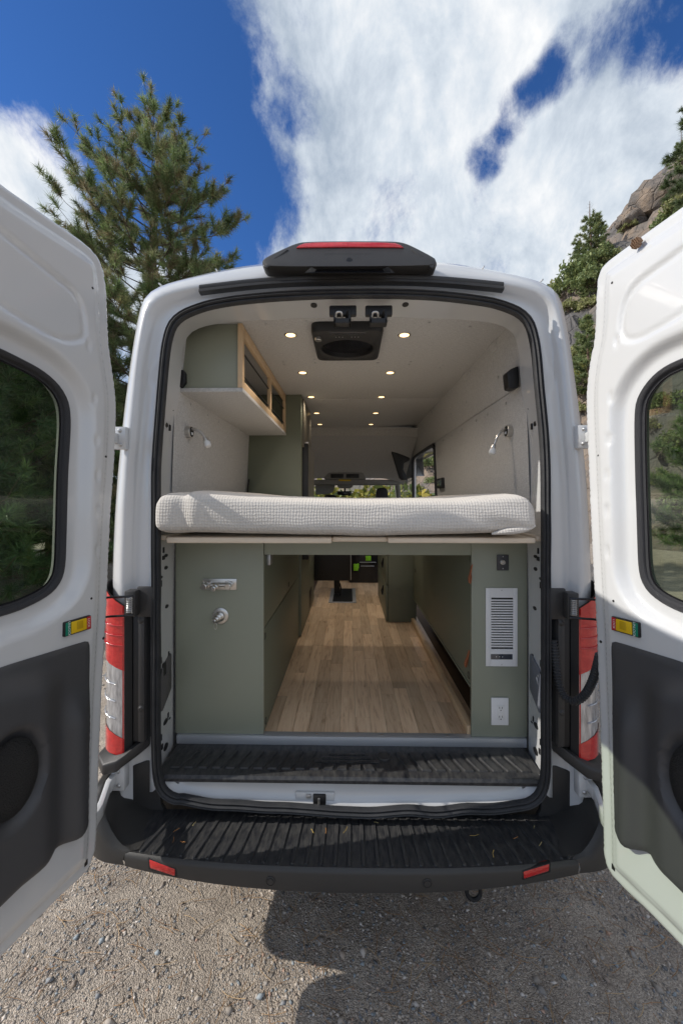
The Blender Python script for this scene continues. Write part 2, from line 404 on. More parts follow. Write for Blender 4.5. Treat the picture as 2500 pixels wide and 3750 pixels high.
# ------------------------------------------------------------------ the van's shell
van = empty('camper_van', (0, 1.8, 0), 'white high-roof camper van with both rear doors swung wide open', 'van')
NS = 26
def prof(lower, upper):
    """left half profile from the bottom to the roof centre as (x, z); the corner is where the lists meet"""
    a = smooth_line(lower, NS, it=1); b = smooth_line(upper, NS, it=2)
    h = np.vstack([a, b[1:]])
    l = [(-x, z) for x, z in h]; r = [(x, z) for x, z in h[::-1][1:]]
    return l + r
P_OUT = prof([(1.02, .50), (1.035, 1.0), (1.035, 1.45), (1.02, 1.8), (.985, 2.165), (.957, 2.357), (.926, 2.55)],
             [(.926, 2.55), (.905, 2.645), (.88, 2.69), (.843, 2.718), (.78, 2.744), (.546, 2.797), (.37, 2.822), (0, 2.838)])
P_EDGE = prof([(.95, .50), (.953, 1.0), (.947, 1.436), (.934, 1.885), (.902, 2.175), (.884, 2.375), (.862, 2.50)],
              [(.862, 2.50), (.842, 2.60), (.79, 2.648), (.70, 2.672), (.632, 2.685), (.318, 2.718), (0, 2.722)])
P_CHAN = prof([(.905, .50), (.908, 1.0), (.905, 1.436), (.895, 1.885), (.868, 2.175), (.852, 2.36), (.832, 2.47)],
              [(.832, 2.47), (.806, 2.568), (.755, 2.612), (.67, 2.640), (.60, 2.655), (.318, 2.684), (0, 2.690)])
P_CHN2 = prof([(.838, .56), (.838, 1.0), (.838, 1.436), (.836, 1.885), (.815, 2.175), (.80, 2.36), (.783, 2.455)],
              [(.783, 2.455), (.762, 2.535), (.715, 2.578), (.64, 2.607), (.57, 2.625), (.30, 2.652), (0, 2.658)])
P_SEAL = prof([(.795, .60), (.795, .9), (.795, 1.3), (.795, 1.8), (.792, 2.0), (.773, 2.21), (.759, 2.37), (.748, 2.44)],
              [(.748, 2.44), (.73, 2.515), (.69, 2.555), (.63, 2.58), (.56, 2.60), (.40, 2.622), (.2, 2.634), (0, 2.637)])
P_INN = prof([(.822, .64), (.822, 1.3), (.822, 1.8), (.825, 1.92), (.813, 2.146), (.788, 2.315), (.779, 2.45)],
             [(.779, 2.45), (.765, 2.545), (.725, 2.585), (.66, 2.608), (.56, 2.620), (.44, 2.630), (.2, 2.634), (0, 2.634)])
def ring(p, Y): return [(x, Y, z) for x, z in p]
def mixp(a, b, t): return [(a[i][0] * (1 - t) + b[i][0] * t, a[i][1] * (1 - t) + b[i][1] * t) for i in range(len(a))]

# rear face: outer corner, drip edge, door jamb channel, flange behind the seal
mb = MB().loft([ring(P_OUT, .16), ring(P_OUT, .10), ring(mixp(P_OUT, P_EDGE, .35), .055), ring(mixp(P_OUT, P_EDGE, .8), .028), ring(P_EDGE, .022),
                ring(mixp(P_EDGE, P_CHAN, .25), .026), ring(mixp(P_EDGE, P_CHAN, .7), .050), ring(P_CHAN, .060), ring(mixp(P_CHAN, P_CHN2, .85), .056), ring(P_CHN2, .046), ring(mixp(P_CHN2, P_SEAL, .5), .020), ring(P_SEAL, .016)])
jamb = obj('rear_frame', mb, PAINT, van, angle=50)
mb = MB().loft([ring(mixp(P_SEAL, P_INN, .12), .014), ring(mixp(P_SEAL, P_INN, .3), .045), ring(mixp(P_SEAL, P_INN, .55), .10), ring(mixp(P_SEAL, P_INN, .9), .17), ring(P_INN, .222), ring([(x * 1.03, z + .01 if z > 2.5 else z) for x, z in P_INN], .226)])
obj('inner_jamb', mb, PAINT, van, angle=50)
# side walls and roof skin, with the sliding door's opening on the right
Ys = [.16, .9, 2.12, 3.50, 3.75]
mb = MB(); n = len(P_OUT)
for j in range(len(Ys) - 1):
    for i in range(n - 1):
        (x0, z0), (x1, z1) = P_OUT[i], P_OUT[i + 1]
        if j == 2 and x0 > 0 and max(z0, z1) < 2.36: continue
        if j == 3 and x0 > 0 and 1.35 < max(z0, z1) < 2.36: continue
        mb.add([(x0, Ys[j], z0), (x1, Ys[j], z1), (x1, Ys[j + 1], z1), (x0, Ys[j + 1], z0)], [(0, 1, 2, 3)])
bm = bmesh.new(); me_ = bpy.data.meshes.new('t'); me_.from_pydata(mb.v, [], mb.f); bm.from_mesh(me_); bmesh.ops.remove_doubles(bm, verts=bm.verts[:], dist=1e-5)
mb = MB(); mb.bm(bm); bpy.data.meshes.remove(me_)
obj('side_and_roof_skin', mb, PAINT, van)
# roof seams of the rear roof cap
for sx in (-1, 1):
    for px_, w_ in ((.80, .012), (.555, .010)):
        zc = float(np.interp(px_, [p[0] for p in P_OUT if p[1] > 2.5], [p[1] for p in P_OUT if p[1] > 2.5]))
        mb = MB().tube([(sx * (px_ + .014), .07, zc - .012), (sx * (px_ + .014), .11, zc - .0065), (sx * (px_ + .014), .5, zc - .0065)], w_ * .3, 8)
        obj('roof_seam', mb, PAINT, van)

# rubber seal: a ridged band swept round the opening
seal_half = [(0, .522), (.20, .526), (.38, .532), (.60, .545), (.70, .556), (.755, .582), (.785, .63), (.795, .72), (.795, .9), (.795, 1.3), (.795, 1.8), (.792, 2.0), (.773, 2.21), (.759, 2.37), (.748, 2.45),
             (.730, 2.515), (.69, 2.555), (.63, 2.58), (.56, 2.60), (.40, 2.622), (.2, 2.634), (0, 2.637)]
loop = [(-x, z) for x, z in seal_half] + [(x, z) for x, z in seal_half[::-1][1:-1]]
L2 = smooth_line(loop, 260, closed=True, it=2)
t_ = np.roll(L2, -1, 0) - np.roll(L2, 1, 0); t_ /= np.linalg.norm(t_, axis=1)[:, None]
nn = np.stack([-t_[:, 1], t_[:, 0]], 1)
sec = [(-.018, .012), (-.0175, -.004), (-.013, -.011), (-.008, -.009), (-.0065, -.002), (-.004, -.011), (.0005, -.016), (.005, -.011), (.0065, -.002), (.009, -.010), (.013, -.012), (.017, -.004), (.0175, .012)]
wob = np.array([mnoise.noise((p[0] * 6, p[1] * 6, 3.3)) for p in L2])
rings = []
for a_, h_ in sec:
    rings.append([(L2[k, 0] + nn[k, 0] * a_, h_ + wob[k] * .004, L2[k, 1] + nn[k, 1] * a_ + (wob[k] * .012 if L2[k, 1] < .56 else 0)) for k in range(len(L2))])
obj('door_seal', MB().loft(rings, closed_u=True), SEAL, van, angle=50)

# black drip strip above the opening
def top_z(x, prof_): 
    xs = [p[0] for p in prof_ if p[1] > 2.4]; zs = [p[1] for p in prof_ if p[1] > 2.4]
    return float(np.interp(x, xs, zs))
xs = np.linspace(-.615, .625, 60)
strip_sec = [(.0, .0), (-.010, -.002), (-.013, -.010), (-.010, -.018), (-.016, -.024), (-.016, -.032), (-.004, -.036), (.012, -.036)]
rings = [[(x, .012 + a_, top_z(x, P_EDGE) - .006 + b_) for x in xs] for a_, b_ in strip_sec]
obj('drip_strip', MB().loft(rings), PLASTIC, van, angle=45)

# high-mounted brake light housing
hp = [(961, 975), (971, 960), (1053, 909), (1085, 894), (1109, 888), (1190, 885.5), (1277, 885), (1370, 885.5), (1451, 887), (1480, 893), (1507, 906), (1589, 962), (1596, 975), (1592, 992), (1578, 1001), (1278, 1004), (987, 1003), (970, 994)]
outl = np.array([(W(x, y, .0).x, W(x, y, .0).z) for x, y in hp]); outl = smooth_line(outl, 90, closed=True, it=1)
cxz = np.array([outl[:, 0].mean(), outl[:, 1].min() + .02])
rings = []
for sc_, y_ in ((1.0, .55), (1.0, .02), (.992, .006), (.975, -.006), (.94, -.010)):
    rings.append([(cxz[0] + (p[0] - cxz[0]) * sc_, y_ - (.045 * (1 - (p[1] - outl[:, 1].min()) / .14) if y_ < .3 else 0), cxz[1] + (p[1] - cxz[1]) * (sc_ if y_ < .3 else .75)) for p in outl])
mb = MB().loft(rings, closed_u=True)
o_ = len(mb.v) - 90; mb.f.append(tuple(o_ + k for k in range(90)))
bl = obj('brake_light_housing', mb, PLASTIC, van, angle=40)
def on_housing(px, py): 
    p = W(px, py, -.02); fr = (p.z - outl[:, 1].min()) / .14
    return W(px, py, -.010 - .045 * (1 - fr))
lens = [(1083, 908), (1095, 899), (1115, 891), (1150, 888), (1277, 886), (1400, 888), (1445, 890), (1466, 898), (1479, 908), (1440, 906), (1277, 905), (1120, 907)]
mb = MB().prism([on_housing(*p) + Vector((0, -.004, 0)) for p in lens], (0, .03, 0), .003)
obj('red_lens', mb, RED, bl)
fl = [(1115, 999), (1192, 930), (1365, 930), (1445, 999)]
mb = MB()
fo_ = [on_housing(*p) + Vector((0, -.002, 0)) for p in fl]; fi = [on_housing(*p) + Vector((0, .016, 0)) for p in [(1150, 985), (1200, 938), (1358, 938), (1410, 985)]]
mb.add(fo_ + fi, [(0, 1, 5, 4), (1, 2, 6, 5), (2, 3, 7, 6), (3, 0, 4, 7), (4, 5, 6, 7)])
obj('camera_recess', mb, BLACKG, bl)
c_ = on_housing(1278, 955)
mb = MB().lathe(c_ + Vector((0, -.006, 0)), (0, 1, 0), [(.006, 0), (.011, .001), (.013, .004), (.013, .015)], 20)
obj('camera_lens', mb, BLACKG, bl)
for sx in (0, 1):
    pl = [(966, 976), (1005, 940), (1050, 912), (1056, 914), (1010, 950), (978, 982)] if sx == 0 else [(1592, 976), (1558, 940), (1510, 908), (1503, 912), (1540, 950), (1580, 982)]
    mb = MB().prism([on_housing(*p) + Vector((0, -.003, 0)) for p in pl], (0, .02, 0), .003)
    obj('housing_cap', mb, PLASTIC, bl)

# ------------------------------------------------------------------ tail lights, corner trims
def sided(side): return -1 if side == 'l' else 1
for side in 'lr':
    s = sided(side)
    # light body wraps the corner: path in plan from the inner edge round to the side
    plan = [(.896, .045), (.897, .010), (.912, -.010), (.970, -.008), (1.012, .018), (1.036, .07), (1.046, .15), (1.046, .26)]
    plan = smooth_line(plan, 14, it=1)
    plan = np.array([(min(x, 1.046), y) for x, y in plan])
    def edge(zin, zout):  # heights along the plan
        t = np.clip((plan[:, 0] - .897) / (.143), 0, 1); return zin + (zout - zin) * t
    top = edge(1.345, 1.445); m1 = edge(1.085, 1.150); m2 = edge(.805, .880); bot = edge(.745, .765)
    def band(z0, z1, off=0.0, x0=0):
        rr = []
        for f in np.linspace(0, 1, 8):
            z = z0 + (z1 - z0) * f
            rr.append([(s * (plan[k, 0] + off), plan[k, 1] - off * .6, z[k]) for k in range(x0, 14)])
        return MB().loft(rr)
    tl = obj('tail_light', band(bot - .004, top + .004), BLACK, van)
    obj('red_lens', band(m1, top, .004), RED, tl)
    obj('clear_lens', band(m2, m1, .002, 2), CLEARL, tl)
    obj('red_lens', band(bot, m2, .004), RED, tl)
    for zz in np.linspace(.90, 1.04, 3):   # moulded ribs of the clear part
        obj('lens_rib', MB().tube([(s * plan[k, 0] + s * .004, plan[k, 1] - .004, zz + .06 * (k - 3) / 11) for k in range(3, 12)], .0022, 6), CLEARL, tl)
    for zz in (1.20, 1.24, 1.28):
        obj('lens_rib', MB().tube([(s * plan[k, 0] + s * .005, plan[k, 1] - .005, zz + .02 * (k - 2) / 11) for k in range(2, 12)], .0022, 6), RED, tl)
    rim = MB()
    rim.loft([[(s * (plan[k, 0] + .0065), plan[k, 1] - .005, bot[k] + (top[k] - bot[k]) * f) for f in np.linspace(0, 1, 10)] for k in (0, 1, 2)])
    obj('lens_rim', rim, RED, tl)
    # black inner bracket between light and seal
    mb = MB().box((s * .836, .008, .79), (s * .896, .075, 1.39), .010)
    bk = obj('corner_trim', mb, BLACK, van)
    mb = MB().box((s * .838, -.006, .80), (s * .866, .03, 1.33), .006)
    obj('rail', mb, PLASTIC, bk)
    for zc in (1.30, .94):
        obj('bolt', MB().lathe((s * .852, -.005, zc), (0, -1, 0), [(.013, 0), (.013, .002), (.008, .004), (.006, .007)], 14), PLASTIC, bk)
    # ledge under the light
    mb = MB()
    pts = [(.838, .04, .80), (.872, .00, .79), (.93, -.045, .745), (.985, -.05, .735), (1.05, .02, .735), (1.05, .20, .735), (.90, .2, .80)]
    mb.prism([(s * x, y, z) for x, y, z in pts], (0, 0, -.045), .008)
    obj('light_ledge', mb, PLASTIC, van, angle=50)
    # hinge brackets on the body and their arms
    for zc, h in ((2.05, .095), (.655, .105)):
        mb = MB().box((s * .918, .0 if zc > 1 else -.012, zc - h / 2), (s * .972, .03, zc + h / 2), .006)
        hg = obj('door_hinge', mb, PAINT, van)
        for dx, dz in ((.018, .03), (.032, -.005), (.014, -.028)):
            obj('hinge_bolt', MB().lathe((s * (.925 + dx), .001 if zc > 1 else -.011, zc + dz), (0, -1, 0), [(.0085, 0), (.0085, .004), (.006, .006), (.004, .009)], 12), ZINC, hg)
        mb = MB().prism([(s * .972, .010, zc - h * .25), (s * .950, .010, zc - h * .25), (s * .945, -.06, zc - h * .25), (s * .905, -.17, zc - h * .25), (s * .895, -.235, zc - h * .25), (s * .918, -.235, zc - h * .25), (s * .930, -.16, zc - h * .25), (s * .970, -.05, zc - h * .25)], (0, 0, h * .45), .004)
        obj('hinge_arm', mb, PAINT, hg)
    # door check: bracket, spring and the two rods to the door
    b0 = Vector((s * .845, .0, 1.375))
    ck = obj('door_check', MB().box((s * .80, -.010, 1.315), (s * .868, .004, 1.44), .006).box((s * .855, -.045, 1.325), (s * .900, .0, 1.43), .006), PLASTIC, van)
    coil = [(s * .872 + .010 * math.cos(a), -.055 + .010 * math.sin(a), 1.345 + a * .0011) for a in np.linspace(0, 18 * math.pi, 140)]
    obj('spring', MB().tube(coil, .0022, 6), ZINC, ck)
    for zr, z2 in ((1.41, 1.425), (1.335, 1.352)):
        q = [(s * .86, -.05, zr), (s * .90, -.075, zr + .004), (s * .93, -.13, z2), (s * .93, -.20, z2)] 
        obj('check_rod', MB().tube(smooth_line(q, 12, it=2), .0045, 8), BLACKG, ck)
# white body panel under the lights
for s in (-1, 1):
    mb = MB().box((s * .815, .066, .50), (s * 1.01, .12, .80), .008)
    obj('lower_corner_panel', mb, PAINT, van)
# corrugated cable hose at the right door
q = [WX(2022, 2350, .825), WX(2040, 2500, .85), WX(2065, 2560, .86), WX(2095, 2577, .87), WX(2130, 2572, .90), WX(2160, 2530, .93), WX(2182, 2470, .955), WX(2194, 2420, .97)]
q = [(p[0], -.02 - .06 * min(1, k / 5), p[2]) for k, p in enumerate(q)]
q = [tuple(W(px_, py_, y_)) for (px_, py_), y_ in zip([(2026, 2345), (2036, 2440), (2046, 2515), (2068, 2558), (2103, 2573), (2140, 2550), (2168, 2500), (2186, 2440), (2195, 2400)], [.0, -.02, -.04, -.06, -.085, -.11, -.14, -.17, -.19])]
pth = smooth_line(q, 170, it=3)
rad = [.0135 + .0022 * (1 if (k % 4) < 2 else -1) for k in range(170)]
obj('cable_conduit', MB().tube(pth, rad, 12), SEAL, van)

# ------------------------------------------------------------------ bumper with ribbed step
def bump_y(x):  # rear edge of the step in plan
    a = abs(x); return -.205 + .053 * (a / .85) ** 2.6 if a < .85 else -.150 + (a - .85) / .19 * .17 * ((a - .85) / .19)
bump = empty('rear_bumper', (0, -.1, .4)); put(bump, van); WLOC['rear_bumper'] = Vector((0, -.1, .4))
xs = np.linspace(-.835, .835, 56)
sec_b = lambda x: [(.06, .478), (bump_y(x) + .022, .475), (bump_y(x) + .010, .478), (bump_y(x) + .002, .473), (bump_y(x) - .002, .462), (bump_y(x) + .003, .394 + .035 * (x / .84) ** 2), (bump_y(x) + .02, .384 + .035 * (x / .84) ** 2), (.06, .39)]
rings = [[(x, sec_b(x)[k][0], sec_b(x)[k][1]) for x in xs] for k in range(8)]
obj('step', MB().loft(rings[:3]), STEPPL, bump, angle=40)
obj('bumper_face', MB().loft(rings[2:]), FACEPL, bump, angle=40)
nr = 31
for k in range(nr):
    x = -.78 + k * (1.56 / (nr - 1)); fan = x * 1.0
    y1 = bump_y(x) + .016; y0 = .035
    w_ = .0085
    x0 = x * .93; 
    mb = MB()
    prof_r = []
    ridge = [(y0, 0), (y1 + .012, 0), (y1, -.4)]
    a = [(x0 - w_, y0, .4755), (x0 + w_, y0, .4755), (x + w_, y1 + .012, .4755), (x + w_ * .7, y1 + .003, .4755), (x, y1, .4755), (x - w_ * .7, y1 + .003, .4755), (x - w_, y1 + .012, .4755)]
    b = [(x0 + (p[0] - x0) * .72 if abs(p[1] - y0) < 1e-6 else x + (p[0] - x) * .72, p[1] + (.002 if p[1] < 0 else 0), .4815) for p in a]
    m_ = len(a); mb.add(a + b, [tuple(range(m_, 2 * m_))] + [(i, (i + 1) % m_, m_ + (i + 1) % m_, m_ + i) for i in range(m_)])
    obj('step_rib', mb, STEPPL, bump, flat=True)
# end caps: curved horns that rise at both sides
for s in (-1, 1):
    rings = []
    prof_c = [  # (inner x, outer x, top z, y) stations from the step end round to the side
        ]
    T = np.linspace(0, 1, 16)
    # plan curve of the outer face, from the step end to the van's flank
    outer = smooth_line([(.838, -.152), (.92, -.146), (.985, -.118), (1.022, -.06), (1.032, .02), (1.034, .14)], 16, it=2)
    topz = np.interp(T, [0, .15, .30, .50, 1], [.479, .495, .560, .640, .665]); botz = np.interp(T, [0, .4, 1], [.420, .425, .455])
    for k in range(16):
        ox, oy = outer[k]; tz = topz[k]; bz = botz[k]
        ex, ey = .79, -.135 + .20 * T[k]
        dx, dy = ex - ox, ey - oy; l = max(math.hypot(dx, dy), 1e-3); dx /= l; dy /= l; lw = min(.036, l * .45)
        r_ = .010; ix, iy = ox + dx * lw, oy + dy * lw; zl = .4785
        def q(f, zf): return (ix + (ex - ix) * f, iy + (ey - iy) * f, zl + (tz - zl) * zf)
        rings.append([(s * x, y, z) for x, y, z in [
            (ox + dx * .03, oy + dy * .03, bz), (ox, oy, bz + .012), (ox - dx * .004, oy - dy * .004, bz + .03), (ox, oy, max(tz - r_, bz + .036)), (ox + dx * r_, oy + dy * r_, max(tz, bz + .042)),
            (ix - dx * r_ * .6, iy - dy * r_ * .6, max(tz, bz + .042)), q(.06, .90), q(.22, .48), q(.45, .16), q(.72, .03), q(1, -.06)]])
    obj('bumper_end', MB().loft(rings), FACEPL, bump, angle=40)
    # inner wing that rises to the body beside the seal
    mb = MB().prism([(s * x, .052, z) for x, z in [(.780, .47), (.797, .50), (.805, .60), (.807, .690), (.862, .686), (.905, .668), (.96, .660), (1.02, .655), (1.02, .47)]], (0, .02, 0), .003)
    obj('bumper_wing', mb, PLASTIC, bump, angle=40)
    # reflector
    pl = [(545, 3150), (640, 3185), (640, 3212), (548, 3182)] if s < 0 else [(1916, 3195), (2012, 3166), (2010, 3193), (1918, 3222)]
    def onb(px, py, d=0):
        p = W(px, py, -.16)
        for _ in range(4): p = W(px, py, bump_y(p.x) - .001 - d)
        return p
    mb = MB().prism([onb(*p, .003) for p in pl], (0, .02, 0), .004); obj('reflector', mb, RED, bump)
    mb = MB().prism([onb(p[0] + (-5 if i in (0, 3) else 5), p[1] + (-4 if i < 2 else 4), .0012) for i, p in enumerate(pl)], (0, .015, 0), .002); obj('reflector_frame', mb, BLACK, bump)
    for px_, py_ in (((457, 3135), (990, 3227)) if s < 0 else ((2087, 3150), (1564, 3235))):
        p = onb(px_, py_, .0) if abs(px_ - 1280) < 700 else W(px_, py_, -.138)
        dirn = (0, -1, 0) if abs(px_ - 1280) < 700 else (s * .45, -1, 0)
        ps = obj('parking_sensor', MB().lathe(p + Vector((0, .004, 0)), dirn, [(.0165, 0), (.0165, .007), (.0145, .008), (.0135, .006), (.0115, .006), (.011, .009), (.004, .0095)], 22), PLASTIC, bump)
# tow eye below the bumper
p = W(1733, 3285, .02)
lp = [(p.x + .028 * math.cos(a), .02 + .02 * math.sin(a) * .2, p.z + .02 + .028 * math.sin(a)) for a in np.linspace(0, 2 * math.pi, 26)[:-1]]
obj('tow_eye', MB().tube(lp, .0085, 10, closed=True), BLACK, van)
obj('tow_bracket', MB().box((p.x - .04, .01, p.z + .05), (p.x + .04, .2, p.z + .07), .004), BLACK, van)
# chassis behind the bumper so the underside is closed
obj('underbody', MB().box((-.84, .10, .36), (.84, 3.7, .60), .02), BLACK, van)
for s in (-1, 1):
    obj('rear_wheel', MB().lathe((s * .78, 1.0, .345), (s, 0, 0), [(.20, .0), (.33, .01), (.345, .04), (.345, .18), (.33, .21), (.22, .22), (.20, .19), (.05, .19)], 30), BLACK, van)

# ------------------------------------------------------------------ sill, step plate, threshold
xs = np.linspace(-.80, .80, 40)
zb = lambda x: float(np.interp(abs(x), [0, .38, .6, .70, .755, .79], [.522, .532, .545, .556, .582, .64]))
rings = [[(x, .020, max(zb(x), .0)) for x in xs], [(x, .045, zb(x) + .03) for x in xs], [(x, .050, .60) for x in xs], [(x, .040, .615) for x in xs], [(x, .030, .640) for x in xs], [(x, .05, .652) for x in xs], [(x, .24, .655) for x in xs]]
sill = obj('rear_sill', MB().loft(rings), PAINT, van, angle=50)
# latch recess in the sill
a = W(1082, 2896, .045); b = W(1225, 2950, .045)
rc = obj('latch_recess', MB().box((a.x, .034, b.z), (b.x, .046, a.z), .006), PAINT, van)
obj('striker_plate', MB().box((a.x + .075, .024, b.z + .015), (a.x + .128, .036, a.z - .003), .004), BLACK, rc)
obj('striker_bar', MB().tube([(a.x + .10, .012, b.z + .02), (a.x + .10, .012, a.z - .008)], .005, 8), STEEL, rc)
obj('latch_tab', MB().box((a.x + .045, .026, a.z - .02), (a.x + .066, .036, a.z - .004), .003), ZINC, rc)
# black entry step
xs = np.linspace(-.80, .80, 30)
def tread_x(x, y): return x * (1 + (y - .03) * .06)
prof_s = [(.03, .618), (.016, .626), (.014, .640), (.022, .651), (.05, .655), (.225, .656)]
st = obj('entry_step', MB().loft([[(x, y, z) for x in xs] for y, z in prof_s]), STEPPL, van, angle=40)
npd = 26
for k in range(npd):
    x = -.74 + k * (1.48 / (npd - 1)); sl = -math.copysign(.045, x) if abs(x) > .08 else 0
    if abs(x) < .17 and True: y0_, y1_ = .055, .085
    else: y0_, y1_ = .055, .165
    if abs(x - .165) < .05: continue
    f = (y1_ - y0_) / .11
    a = [(x - .019, y0_, .6555), (x + .019, y0_, .6555), (x + .019 + sl * f, y1_, .6565), (x - .019 + sl * f, y1_, .6565)]
    b = [(x + (p[0] - x) * .93, p[1] + .002, p[2] + .007) for p in a]
    obj('tread_pad', MB().add(a + b, [(4, 5, 6, 7), (0, 1, 5, 4), (1, 2, 6, 5), (2, 3, 7, 6), (3, 0, 4, 7)]), STEPPL, st)
for zz_, w0 in ((.100, .15), (.125, .12), (.15, .09)):
    obj('tread_bar', MB().box((-w0, zz_, .656), (w0 - .02, zz_ + .014, .661), .002), STEPPL, st)
p = WZ(1405, 2770, .658)
obj('filler_cap', MB().lathe((p.x, p.y, .655), (0, 0, 1), [(.032, 0), (.032, .004), (.028, .007), (.024, .007), (.023, .005), (.01, .005)], 26), PLASTIC, st)
# aluminium threshold
th = obj('threshold_strip', MB().box((-.805, .222, .655), (.815, .228, .694), .002).box((-.805, .222, .691), (.815, .262, .6955), .0015), ALU, van)
for k in range(6):
    obj('screw', MB().lathe((-.76 + k * .304, .243, .695), (0, 0, 1), [(.0065, 0), (.006, .002), (.003, .003)], 12), STEEL, th)
# slots and holes in the pillar faces
for s in (-1, 1):
    hl = []
    base = [(604, 2012, 2, 20, 0), (604, 2040, 4, 14, 0), (613, 2036, 6, 12, 1), (613, 2081, 6, 13, 1), (595, 2105, 4, 10, 1), (595, 2128, 2, 22, 0), (616, 2226, 6, 13, 1), (594, 2400, 2, 22, 0), (594, 2440, 2, 18, 0), (624, 2412, 2, 18, 0),
            (611, 2646, 8, 18, 1), (595, 2676, 2, 20, 0), (622, 2640, 2, 18, 0), (612, 2740, 8, 24, 1), (599, 2715, 2, 18, 0), (627, 2660, 3, 6, 1)] + ([(626, 1465, 5, 16, 1), (626, 1490, 3, 8, 1), (607, 1558, 5, 18, 1), (618, 1562, 2, 22, 0)])
    for px_, py_, w_, h_, rnd in base:
        p = W(px_, py_, .12)
        # the pillar face runs outward with depth
        fr = lambda y: np.interp(y, [.0, .045, .10, .17, .222], [-.795, -.800, -.808, -.819, -.822]) if p.z < 1.9 else np.interp(y, [0, .10, .222], [-.785, -.800, -.806])
        yy = np.interp(px_, [585, 632], [.03, .20]); c = Vector((s * abs(fr(yy)) - s * .0025, yy, p.z))
        hh = h_ / FPX * 1.75 * .5; ww = w_ * .0028
        n_ = 14 if rnd else 4
        if rnd: pts = [(c.x, c.y + ww * math.cos(a), c.z + hh * math.sin(a)) for a in [2 * math.pi * i / n_ for i in range(n_)]]
        else: pts = [(c.x, c.y - ww, c.z - hh), (c.x, c.y + ww, c.z - hh), (c.x, c.y + ww, c.z + hh), (c.x, c.y - ww, c.z + hh)]
        obj('panel_hole', MB().prism(pts, (s * .006, 0, 0)), BLACK, van, flat=True)
# grey cover on the left pillar, open pocket on the right one
pc = [W(x, y, .10) for x, y in [(593, 2455), (600, 2440), (628, 2420), (632, 2430), (632, 2560), (598, 2594), (593, 2588)]]
ds = [np.interp(x, [585, 632], [.03, .20]) for x in (593, 600, 628, 632, 632, 598, 593)]
pp = [Vector((np.interp(d_, [.0, .045, .10, .17, .222], [-.795, -.800, -.808, -.819, -.822]) + .004, d_, p.z)) for p, d_ in zip(pc, ds)]
cv = obj('pillar_cover', MB().prism(pp, (-.012, 0, 0), .002), mat('grey_cover', (.11, .105, .105), .6, bump=(300, .1)), van)
obj('cover_notch', MB().box((-.806, .085, 1.03), (-.802, .112, 1.085), .0), BLACK, cv)
pp2 = [Vector((-p.x - .001, p.y, p.z + .01)) for p in pp]
obj('pillar_pocket', MB().prism(pp2, (.01, 0, 0), .002), mat('pocket_shade', (.16, .17, .20), .6), van)
obj('pocket_loop', MB().tube([(.806, .06, 1.03), (.805, .085, 1.05), (.805, .10, 1.035), (.806, .085, 1.01), (.806, .06, 1.005)], .006, 8), PAINT, van)
# holes in the header
for px_, py_ in ((873, 1133), (1149, 1124), (1484, 1123), (1590, 1132), (1686, 1130), (845, 1141)):
    p = W(px_, py_, .09); zc = p.z
    w_ = .014 if px_ not in (845, 1590) else .006
    obj('panel_hole', MB().prism([(p.x + w_ * math.cos(a), .09 + .02 * math.sin(a), 2.6305 + .0) for a in np.linspace(0, 2 * math.pi, 17)[:-1]], (0, 0, .003)), BLACK, van, flat=True)
# interior pillar lamps (dark boxes at both upper pillars)
for s, pa in ((-1, [(652, 1355), (668, 1352), (677, 1362), (678, 1400), (664, 1416), (650, 1416)]), (1, [(1856, 1362), (1870, 1350), (1898, 1338), (1902, 1416), (1880, 1424), (1862, 1418)])):
    obj('pillar_lamp', MB().prism([W(x, y, .24) for x, y in pa], (0, .06, 0), .006), BLACK, van)

# ------------------------------------------------------------------ rear doors
TH = R(13.5)
class DoorFrame:
    def __init__(s, side):
        s.s = -1 if side == 'l' else 1
        s.H = Vector((s.s * .872, -.185, 0))
        s.d = Vector((s.s * math.sin(TH), -math.cos(TH), 0)); s.n = Vector((-s.s * math.cos(TH), -math.sin(TH), 0))
    def to2(s, px, py, n=0.0):
        r = ray(px, py); t = ((s.H + s.n * n - CAM).dot(s.n)) / r.dot(s.n); p = CAM + r * t
        return ((p - s.H).dot(s.d), p.z)
    def P(s, a, z, n=0.0): return s.H + s.d * a + s.n * n + Vector((0, 0, z))
    def loop(s, pts, n=0.0): return [s.to2(x, y, n) for x, y in pts]

def lvl(P2, outline, gasket, panel):
    """height of the inner skin over the door plane"""
    D, _ = poly_dist(P2, outline); Dw, inw = poly_dist(P2, gasket); Dp, inp = poly_dist(P2, panel)
    Dw = np.where(inw, 0, Dw); Dp = np.where(inp, Dp, -Dp)
    h = -.010 * (1 - sstep(D, .0, .008)) + .018 * sstep(D, .044, .058)
    h = h - .006 * np.exp(-((D - .062) / .008) ** 2)
    h = h - .007 * np.exp(-(Dp / .008) ** 2) - .004 * sstep(Dp, -.006, .006)
    h = h - .034 * (1 - sstep(Dw, .032, .072))
    return h

